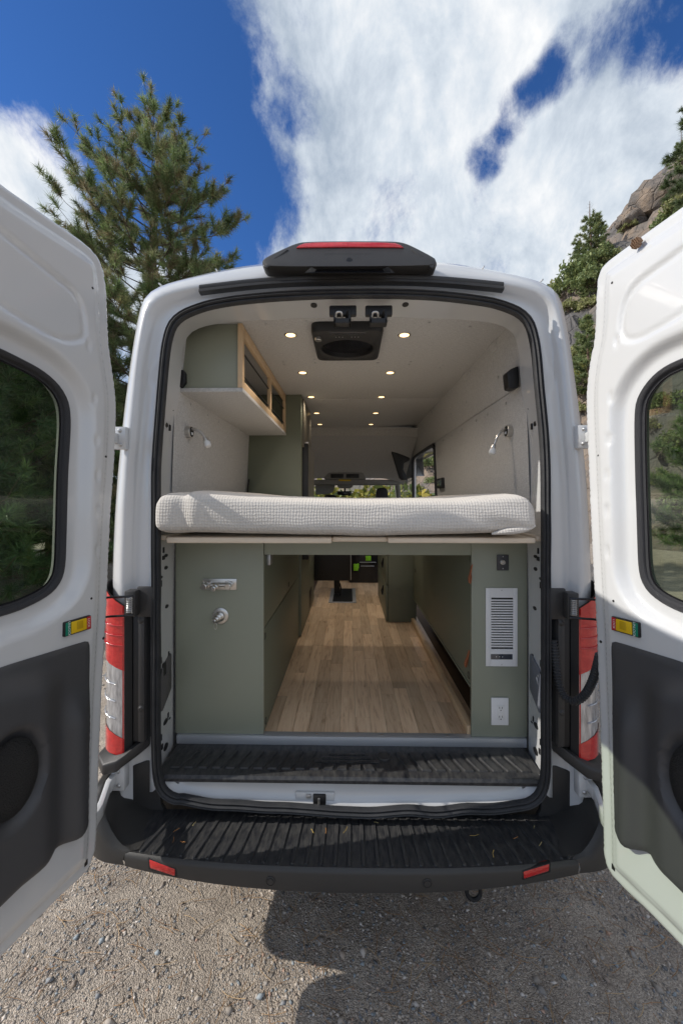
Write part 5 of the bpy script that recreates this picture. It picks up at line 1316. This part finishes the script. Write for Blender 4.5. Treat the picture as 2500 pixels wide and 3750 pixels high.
def bpt():
    x = rs.uniform(-.75, .78); return (x, rs.uniform(bump_y(x) + .04, .0), .4835)
v, f, c = needle_strips(13, bpt, .032, .0009, [(.55, .38, .10), (.50, .22, .06), (.55, .45, .2)])
raw_obj('needle_litter', v, f, c, STONE, 'stuff', 'few dry pine needles lying on the black bumper step', 'pine needles')

# ------------------------------------------------------------------ trees
NEEDLE = vcol_mat('pine_needle', .5, .38); BARK = mat('bark', (.12, .085, .062), .9, bump=(30, .6, (1, 1, .3)), var=(12, .7, (.20, .13, .09), (1, 1, .25)))
TWIG = mat('twig', (.13, .095, .07), .9)
LEAF = vcol_mat('shrub_leaf', .6, .3)
def tuft_mesh(P, D, n, ln, w, spread, pal, rs_):
    """needles round each point: thin triangles in a cone about D"""
    P = np.asarray(P); D = np.asarray(D); m = len(P)
    D = D / (np.linalg.norm(D, axis=1)[:, None] + 1e-9)
    P = np.repeat(P, n, 0); D = np.repeat(D, n, 0); k = len(P)
    r = rs_.normal(size=(k, 3)); r /= np.linalg.norm(r, axis=1)[:, None]
    d = D * rs_.uniform(.15, 1.0, (k, 1)) + r * spread; d /= np.linalg.norm(d, axis=1)[:, None]
    L_ = ln * rs_.uniform(.65, 1.15, (k, 1))
    side = np.cross(d, rs_.normal(size=(k, 3))); side /= np.linalg.norm(side, axis=1)[:, None] + 1e-9
    st = P - D * rs_.uniform(0, .6, (k, 1)) * ln
    V = np.stack([st + side * w, st - side * w, st + d * L_], 1)
    c = np.asarray(pal)[rs_.randint(len(pal), size=m)] * rs_.uniform(.75, 1.25, (m, 1)); c = np.repeat(c, n, 0) * rs_.uniform(.8, 1.2, (k, 1))
    C = np.ones((k, 3, 4)); C[:, :, :3] = c[:, None]
    return V.reshape(-1, 3), np.arange(k * 3).reshape(-1, 3), C.reshape(-1, 4)
def pine(base, h, radius, whorls, per, seed, ln=.16, w=.005, nper=36, twigs=8, z0=.12, pal=((.055, .095, .030), (.075, .115, .035), (.040, .075, .030), (.10, .12, .04)), droop=0.0, up=.25, trunk_r=.13, lean=(0, 0), spread=.75, name='pine_tree', label='', group=None, dead_top=0.0):
    rs_ = np.random.RandomState(seed)
    bx, by, bz = base; tr = MB(); br = MB(); P, D = [], []
    axis = lambda t: np.array([bx + lean[0] * t * h + .06 * math.sin(5 * t + seed), by + lean[1] * t * h + .06 * math.cos(4 * t + seed), bz + t * h])
    ts = np.linspace(0, .985, 22); tr.tube([axis(t) for t in ts], [trunk_r * (1 - t) ** .85 + .012 for t in ts], 9)
    for wi in range(whorls):
        t = z0 + (1 - z0) * (wi + rs_.uniform(-.3, .3)) / whorls
        t = min(max(t, z0), .985); Rr = radius(t); nb = max(2, int(per + rs_.randint(-1, 2)))
        a0 = rs_.uniform(0, 6.28)
        for b in range(nb):
            a = a0 + b * 6.283 / nb + rs_.uniform(-.35, .35); L_ = Rr * rs_.uniform(.72, 1.12)
            s0 = axis(t); dirh = np.array([math.cos(a), math.sin(a), 0])
            el = (up + .55 * (t - .3)) + rs_.uniform(-.15, .15)
            pts = []
            for j in range(7):
                q = j / 6; pts.append(s0 + dirh * L_ * q + np.array([0, 0, L_ * (el * q - droop * q * q * .6 + .18 * q ** 3)]) + rs_.normal(size=3) * .02 * L_ * q)
            br.tube(pts, [max(.0035, .016 * (L_ / 1.5) * (1 - j / 6.5)) for j in range(7)], 5, cap=False)
            if t > 1 - dead_top: continue
            nt_ = max(3, int(twigs * L_ / 1.2 * rs_.uniform(.8, 1.2)))
            for k in range(nt_ + 1):
                q = 1.0 if k == nt_ else rs_.uniform(.30, .97); i0 = min(int(q * 6), 5); fr_ = q * 6 - i0
                p0 = pts[i0] * (1 - fr_) + pts[i0 + 1] * fr_; dv = pts[i0 + 1] - pts[i0]; dv /= np.linalg.norm(dv)
                if k < nt_:
                    sd_ = np.cross(dv, [0, 0, 1]) * rs_.choice([-1, 1]); tw = dv * rs_.uniform(.4, .9) + sd_ * rs_.uniform(.5, 1.0) + np.array([0, 0, rs_.uniform(-.1, .6)]); tw /= np.linalg.norm(tw)
                    tl = L_ * rs_.uniform(.14, .34) * (1.15 - q * .6)
                else: tw = dv; tl = .10 * L_
                e_ = p0 + tw * tl + np.array([0, 0, .12 * tl]); mid = (p0 + e_) / 2 - np.array([0, 0, .05 * tl])
                br.tube([p0, mid, e_], [.005, .004, .003], 4, cap=False)
                m_ = max(1, int(tl / (ln * .62)))
                for z in range(m_ + 1):
                    f = 1 - z / (m_ + 1) * .75; P.append(p0 + (e_ - p0) * f); D.append(tw + np.array([0, 0, .25]))
    t_ = empty(name, base, label, 'tree', group)
    obj('trunk', tr, BARK, t_); 
    V, Fc, C = tuft_mesh(P, D, nper, ln, w, spread, pal, rs_)
    obj('branches', br, TWIG, t_, recalc=False)
    raw_obj('crown', V, Fc, C, NEEDLE, parent=t_)
    return t_
def copy_tree(t, loc, rz, sc, label, group=None):
    n = t.copy(); COL.objects.link(n); n.location = loc; n.rotation_euler = (0, 0, rz); n.scale = (sc, sc, sc); n['label'] = label
    if group: n['group'] = group
    for ch in t.children:
        c = ch.copy(); COL.objects.link(c); c.parent = n; c.matrix_parent_inverse = ch.matrix_parent_inverse.copy()
    return n
# the tall pine left of the van
def rad_main(t):
    return float(np.interp(t, [0, .1, .25, .45, .6, .68, .74, .79, .84, .89, .935, .98, 1], [1.5, 1.6, 1.65, 1.7, 1.7, 1.72, 1.6, 1.35, 1.08, .82, .68, .42, .25]))
YT = 6.6; bp_ = W(568, 1500, YT)
big = pine((bp_.x, YT, 0), 9.95, rad_main, 30, 6, 21, ln=.165, w=.0052, nper=40, twigs=11, z0=.05, trunk_r=.15, up=.12, pal=((.19, .26, .10), (.24, .31, .125), (.14, .20, .085), (.32, .34, .16), (.27, .23, .13)), label='tall bushy green pine rising behind the left door', group=None)
# darker pines beyond the left door, seen through its window and under it
pal_d = ((.11, .19, .075), (.15, .24, .085), (.08, .15, .065))
r2 = lambda t: float(np.interp(t, [0, .15, .5, .8, 1], [1.5, 1.7, 1.2, .6, .15]))
lp = pine((-5.4, 3.6, 0), 4.4, r2, 16, 7, 33, ln=.17, w=.007, nper=34, twigs=8, z0=.06, pal=pal_d, trunk_r=.09, label='dark young pine seen through the left door window, nearest the van', group='pines beyond the left door')
for k, (x, y, sc_, rz, lb) in enumerate([(-6.3, 5.0, 1.45, 1.0, 'dark pine seen through the left door window, second nearest the van'), (-8.2, 5.6, 1.75, 2.2, 'broad dark pine at the left side of the left door window'), (-7.4, 7.4, 1.8, 4.0, 'tall dark pine at the right side of the left door window'),
                                        (-9.8, 8.0, 2.1, 5.1, 'big dark pine at the back of the left pine group'), (-9.2, 10.4, 2.1, .4, 'dark pine farthest back beyond the left door'), (-11.5, 9.2, 2.2, 2.9, 'dark pine at the far left edge of the pine group')]):
    copy_tree(lp, (x, y, 0), rz, sc_, lb, 'pines beyond the left door')

# ------------------------------------------------------------------ hillside on the right
def rock_mat():
    m = bpy.data.materials.new('hill_rock'); m.use_nodes = True; nt = m.node_tree; N = nt.nodes; L = nt.links
    b = N['Principled BSDF']; b.inputs['Roughness'].default_value = .92
    geo = N.new('ShaderNodeNewGeometry')
    def noise(s, d, r=.6, dist=0.0):
        n = N.new('ShaderNodeTexNoise'); n.inputs['Scale'].default_value = s; n.inputs['Detail'].default_value = d; n.inputs['Roughness'].default_value = r; n.inputs['Distortion'].default_value = dist; L.new(geo.outputs['Position'], n.inputs['Vector']); return n.outputs['Fac']
    cr = N.new('ShaderNodeValToRGB'); L.new(noise(.55, 9, .66, .8), cr.inputs[0]); e = cr.color_ramp.elements
    e[0].position = .30; e[0].color = (.10, .088, .080, 1); e[1].position = .75; e[1].color = (.40, .33, .27, 1)
    k = e.new(.45); k.color = (.20, .172, .150, 1); k = e.new(.60); k.color = (.31, .235, .175, 1)
    cr2 = N.new('ShaderNodeValToRGB'); L.new(noise(.22, 6), cr2.inputs[0]); cr2.color_ramp.elements[0].position = .48; cr2.color_ramp.elements[0].color = (0, 0, 0, 1); cr2.color_ramp.elements[1].position = .62
    mx = N.new('ShaderNodeMix'); mx.data_type = 'RGBA'; L.new(cr2.outputs[0], mx.inputs['Factor']); L.new(cr.outputs[0], mx.inputs['A']); mx.inputs['B'].default_value = (.15, .14, .135, 1)
    L.new(mx.outputs['Result'], b.inputs['Base Color'])
    v = N.new('ShaderNodeTexVoronoi'); v.feature = 'DISTANCE_TO_EDGE'; v.inputs['Scale'].default_value = .9; L.new(geo.outputs['Position'], v.inputs['Vector'])
    mn = N.new('ShaderNodeMath'); mn.operation = 'MINIMUM'; mn.inputs[1].default_value = .06; L.new(v.outputs['Distance'], mn.inputs[0])
    ad = N.new('ShaderNodeMath'); ad.operation = 'MULTIPLY_ADD'; ad.inputs[1].default_value = 5.0; L.new(mn.outputs[0], ad.inputs[0]); L.new(noise(1.5, 9, .7), ad.inputs[2])
    bp = N.new('ShaderNodeBump'); bp.inputs['Strength'].default_value = .9; bp.inputs['Distance'].default_value = .4; L.new(ad.outputs[0], bp.inputs['Height']); L.new(bp.outputs[0], b.inputs['Normal'])
    return m
ROCK = rock_mat()
FA = np.array((11.0, 12.4)); fd = np.array((-.567, .823)); fnm = np.array((.823, .567))
def hill_h(d, along, jit=True):
    if d <= 0: return -.3 + d * .05
    base = 1.12 * d if d < 34 else 1.12 * 34 + (d - 34) * .35
    base *= float(np.interp(along, [-40, -12, 8, 18, 30, 60], [1.15, 1.1, 1.0, .80, .55, .40]))
    if not jit: return base
    p = FA + fd * along + fnm * d
    r = mnoise.fractal((p[0] * .10, p[1] * .10, base * .10), .9, 2.1, 6)
    c = mnoise.cell((math.floor(along / 2.6 + r * 1.3), math.floor(base / 1.9 + r), 1.0))
    return base + min(1, d / 3) * (r * 2.6 + c * .9)
AL = np.linspace(-34, 62, 190); DD = np.concatenate([np.linspace(-2, 6, 28), np.linspace(6.3, 36, 90), np.linspace(37, 80, 20)])
hm = MB(); rings = []
for a in AL:
    row = []
    for d in DD:
        p = FA + fd * a + fnm * d
        z = hill_h(d, a)
        nx = mnoise.fractal((p[0] * .25, p[1] * .25, z * .25), .8, 2.0, 4) * .7 * min(1, max(0, d) / 2)
        row.append((p[0] - fnm[0] * nx, p[1] - fnm[1] * nx, z))
    rings.append(row)
# a tall pine at the right edge of view whose branch tips reach into frame
pine((12.75, 12.6, 0), 17.0, lambda t: float(np.interp(t, [.70, .76, .85, 1], [.6, 1.5, 1.3, .3])), 9, 6, 91, ln=.20, w=.010, nper=34, twigs=8, z0=.72, pal=((.10, .14, .055), (.13, .17, .065), (.08, .115, .05)), trunk_r=.16, up=.0, droop=.45, label='tall pine at the far right whose drooping branch tips reach into view')
tag(obj('hillside', hm.loft(rings), ROCK, angle=60), 'steep bare rocky hillside rising on the right', kind='structure')
def hill_pt(px, py, sink=.0):
    """where the sight line through this pixel meets the hill"""
    r = ray(px, py).normalized()
    for i in range(40, 1600):
        p = CAM + r * (i * .08); q = np.array((p.x, p.y)) - FA
        if hill_h(q @ fnm, q @ fd) > p.z: return Vector((p.x, p.y, p.z - sink))
    return None
# boulders
def boulder(c, r, seed, label):
    bm = bmesh.new(); bmesh.ops.create_icosphere(bm, subdivisions=3, radius=1)
    for v in bm.verts:
        n_ = mnoise.fractal(v.co * 1.3 + Vector((seed * 3.1, 0, 0)), .9, 2, 4); cl = mnoise.cell(v.co * 1.6 + Vector((seed, seed, 0)))
        v.co = v.co * (1 + .28 * n_ + .10 * cl); v.co = Vector((v.co.x * r[0], v.co.y * r[1], v.co.z * r[2])) + Vector(c)
    mb = MB(); mb.bm(bm); return obj('boulder', mb, ROCK, None, label, 'boulder', 'boulders on the hillside', angle=40)
for px_, py_, r_, lb in [(2350, 735, 1.0, 'rounded grey boulder high on the hillside skyline above the right door'), (2312, 775, .8, 'smaller grey boulder below the skyline boulder on the hillside'), (2420, 700, 1.6, 'broad grey slab of rock at the top right of the hillside'), (1985, 985, .6, 'lone grey rock at the low left end of the hillside skyline')]:
    h = hill_pt(px_, py_ + 30)
    if h: boulder(h, (r_ * 1.3, r_ * 1.1, r_), px_, lb)
# conifers and shrubs on the hill
pal_h = ((.20, .26, .11), (.25, .30, .13), (.15, .21, .09), (.28, .30, .12))
r3 = lambda t: float(np.interp(t, [0, .1, .4, .75, 1], [1.25, 1.5, 1.15, .55, .1]))
hf = hill_pt(2160, 1000, .3) or Vector((14, 20, 8))
def at_hill(px, py, fallback=(14, 22, 8)):
    h = hill_pt(px, py, .35); return h if h else Vector(fallback)
b0 = at_hill(2160, 960)
fir = pine(tuple(b0), 5.6, r3, 15, 6, 51, ln=.24, w=.022, nper=16, twigs=6, z0=.08, pal=pal_h, trunk_r=.11, up=.05, droop=.25, name='fir_tree', label='green fir with a bare dead tip on the hillside skyline', group='conifers on the hillside', dead_top=.24)
b1 = at_hill(2075, 985)
fir2 = pine(tuple(b1), 4.6, lambda t: r3(t) * .8, 14, 6, 58, ln=.24, w=.022, nper=16, twigs=6, z0=.10, pal=pal_h, trunk_r=.10, up=.05, droop=.2, name='fir_tree', label='slender grey-green fir left of the dead-tipped fir on the hillside', group='conifers on the hillside')
spots = [(2190, 930, .8, 'full fir right of the dead-tipped fir on the hillside'), (2120, 1010, .7, 'bushy fir below the dead-tipped fir'), (2040, 1030, .55, 'short fir at the left foot of the fir group'), (2150, 1090, .6, 'fir just left of the right door top corner'), (2495, 650, .75, 'fir on the rock edge at the far right above the door'), (2480, 850, .5, 'low conifer among rocks just above the right door'), (2360, 655, .22, 'tiny lone conifer on the bare skyline rock'), (2290, 735, .2, 'tiny conifer lower down the bare skyline rock'),
         (2000, 1010, .3, 'small conifer above the right roof corner')]
for px_, py_, sc_, lb in spots:
    h = hill_pt(px_, py_, .2)
    if h: copy_tree(fir if px_ % 2 else fir2, h, px_ * .7, sc_, lb, 'conifers on the hillside')
rp = pine((9.2, 8.6, 0), 4.6, lambda t: float(np.interp(t, [0, .2, .6, 1], [1.3, 1.6, 1.0, .2])), 11, 5, 77, ln=.22, w=.008, nper=40, twigs=7, z0=.06, pal=((.13, .22, .07), (.18, .27, .085)), trunk_r=.09, label='young pine with long needles seen through the right door window', group=None)
def shrub(base, r, n, seed, pal, label, group):
    rs_ = np.random.RandomState(seed); u = rs_.normal(size=(n, 3)); u /= np.linalg.norm(u, axis=1)[:, None]; u[:, 2] = np.abs(u[:, 2]) * .9
    lob = 1 + .35 * np.sin(u[:, 0] * 4 + seed) * np.cos(u[:, 1] * 5 + seed)
    P = u * (r * lob * rs_.uniform(.35, 1.0, n) ** .5)[:, None]
    d = rs_.normal(size=(n, 3)); d /= np.linalg.norm(d, axis=1)[:, None]; e_ = np.cross(d, rs_.normal(size=(n, 3))); e_ /= np.linalg.norm(e_, axis=1)[:, None]
    s = rs_.uniform(.05, .13, (n, 1))
    V = np.stack([P - d * s, P + e_ * s * .5, P + d * s, P - e_ * s * .5], 1).reshape(-1, 3) + np.array(base)
    c = np.asarray(pal)[rs_.randint(len(pal), size=n)] * rs_.uniform(.7, 1.3, (n, 1)); C = np.ones((n, 4, 4)); C[:, :, :3] = c[:, None]
    t_ = empty('shrub', base, label, 'shrub', group)
    st = MB()
    for k in range(6):
        a = k * 1.05 + seed; st.tube([Vector(base) + Vector((0, 0, -.2)), Vector(base) + Vector((math.cos(a) * r * .3, math.sin(a) * r * .3, r * .4)), Vector(base) + Vector((math.cos(a) * r * .6, math.sin(a) * r * .6, r * .75))], [.03, .02, .01], 5, cap=False)
    obj('stems', st, TWIG, t_, recalc=False)
    raw_obj('foliage', V, np.arange(n * 4).reshape(-1, 4), C.reshape(-1, 4), LEAF, parent=t_)
    return t_
PG = ((.21, .26, .10), (.27, .31, .12), (.15, .20, .08)); PY = ((.42, .34, .05), (.30, .28, .06), (.18, .20, .06)); PB = ((.30, .32, .13), (.25, .27, .10), (.36, .35, .16))
sg = 'shrubs growing on the hillside'
protos = [shrub((0, 0, -50), 1.0, 1500, 5 + i, pl, 'x', sg) for i, pl in enumerate((PG, PY, PB))]
lab = ['leafy green shrub on the rocky slope right of the van', 'yellowing autumn shrub on the rocky slope right of the van', 'pale olive shrub on the rocky slope right of the van']
used = set(); rr_ = random.Random(9)
sh = [(2000, 1040, 1, 1.3), (2030, 1075, 1, 1.2), (2060, 1020, 0, 1.5), (2090, 1060, 0, 1.6), (2130, 1010, 0, 1.7), (2170, 1040, 0, 1.5), (2080, 1130, 2, .9), (2160, 1120, 2, .9), (2130, 1190, 0, .6), (2150, 1380, 1, .9), (2120, 1300, 2, .9), (2145, 1330, 0, 1.0), (2110, 1380, 1, .8), (2130, 1440, 0, .7),
      (2130, 1500, 2, .6), (2200, 950, 0, 1.2), (2240, 960, 2, 1.0), (2460, 830, 0, 1.5), (2490, 760, 2, 1.2), (2300, 830, 2, .7), (1570, 1700, 0, .8), (1585, 1760, 0, .5), (1545, 1790, 2, .4), (2440, 1480, 0, .8), (2400, 1560, 2, .7), (2470, 1640, 0, .9), (2420, 1760, 2, .6), (2480, 1850, 0, .6)]
def sh_place(px, py):
    if px < 1700: return 'seen through the open side door'
    if px > 2390 and py > 1300: return 'seen through the right door window'
    if px >= 2290: return 'on the rock above the right door'
    return 'in the gap between van and right door'
kinds = ['leafy green shrub', 'yellowing autumn shrub', 'pale olive shrub']
orders = ['topmost', 'second from the top', 'third from the top', 'fourth from the top', 'fifth from the top', 'sixth from the top', 'seventh from the top', 'eighth from the top', 'ninth from the top', 'tenth from the top', 'eleventh from the top', 'twelfth from the top', 'lowest']
for px_, py_, kd, sc_ in sh:
    h = hill_pt(px_, py_, .15)
    if h is None: continue
    same = sorted(q[1] + q[0] * 1e-4 for q in sh if q[2] == kd and sh_place(q[0], q[1]) == sh_place(px_, py_))
    lb = kinds[kd] + ' ' + sh_place(px_, py_) + ('' if len(same) == 1 else ', ' + orders[min(same.index(py_ + px_ * 1e-4), 12)])
    t = protos[kd]
    if kd not in used: t.location = h; t.scale = (sc_,) * 3; t['label'] = lb; used.add(kd)
    else: copy_tree(t, h, rr_.uniform(0, 6), sc_, lb, sg)
# autumn trees beyond the windscreen
ag = 'autumn trees ahead of the van'
al = ['leftmost green bush seen through the windscreen', 'yellow bush behind the mirror seen through the windscreen', 'yellow bush right of centre seen through the windscreen', 'larger yellow bush farther back seen through the windscreen', 'rightmost green bush seen through the windscreen', 'big green bush far left ahead of the van']
for k, (x, y, kd, sc_) in enumerate([(-2.2, 16, 0, 2.2), (.3, 15, 1, 2.0), (1.9, 15.5, 1, 2.4), (-.8, 18, 1, 2.6), (3.2, 17, 0, 2.4), (-4.5, 18, 0, 3.0)]):
    copy_tree(protos[kd], (x, y, 0), k * 1.3, sc_, al[k], ag)
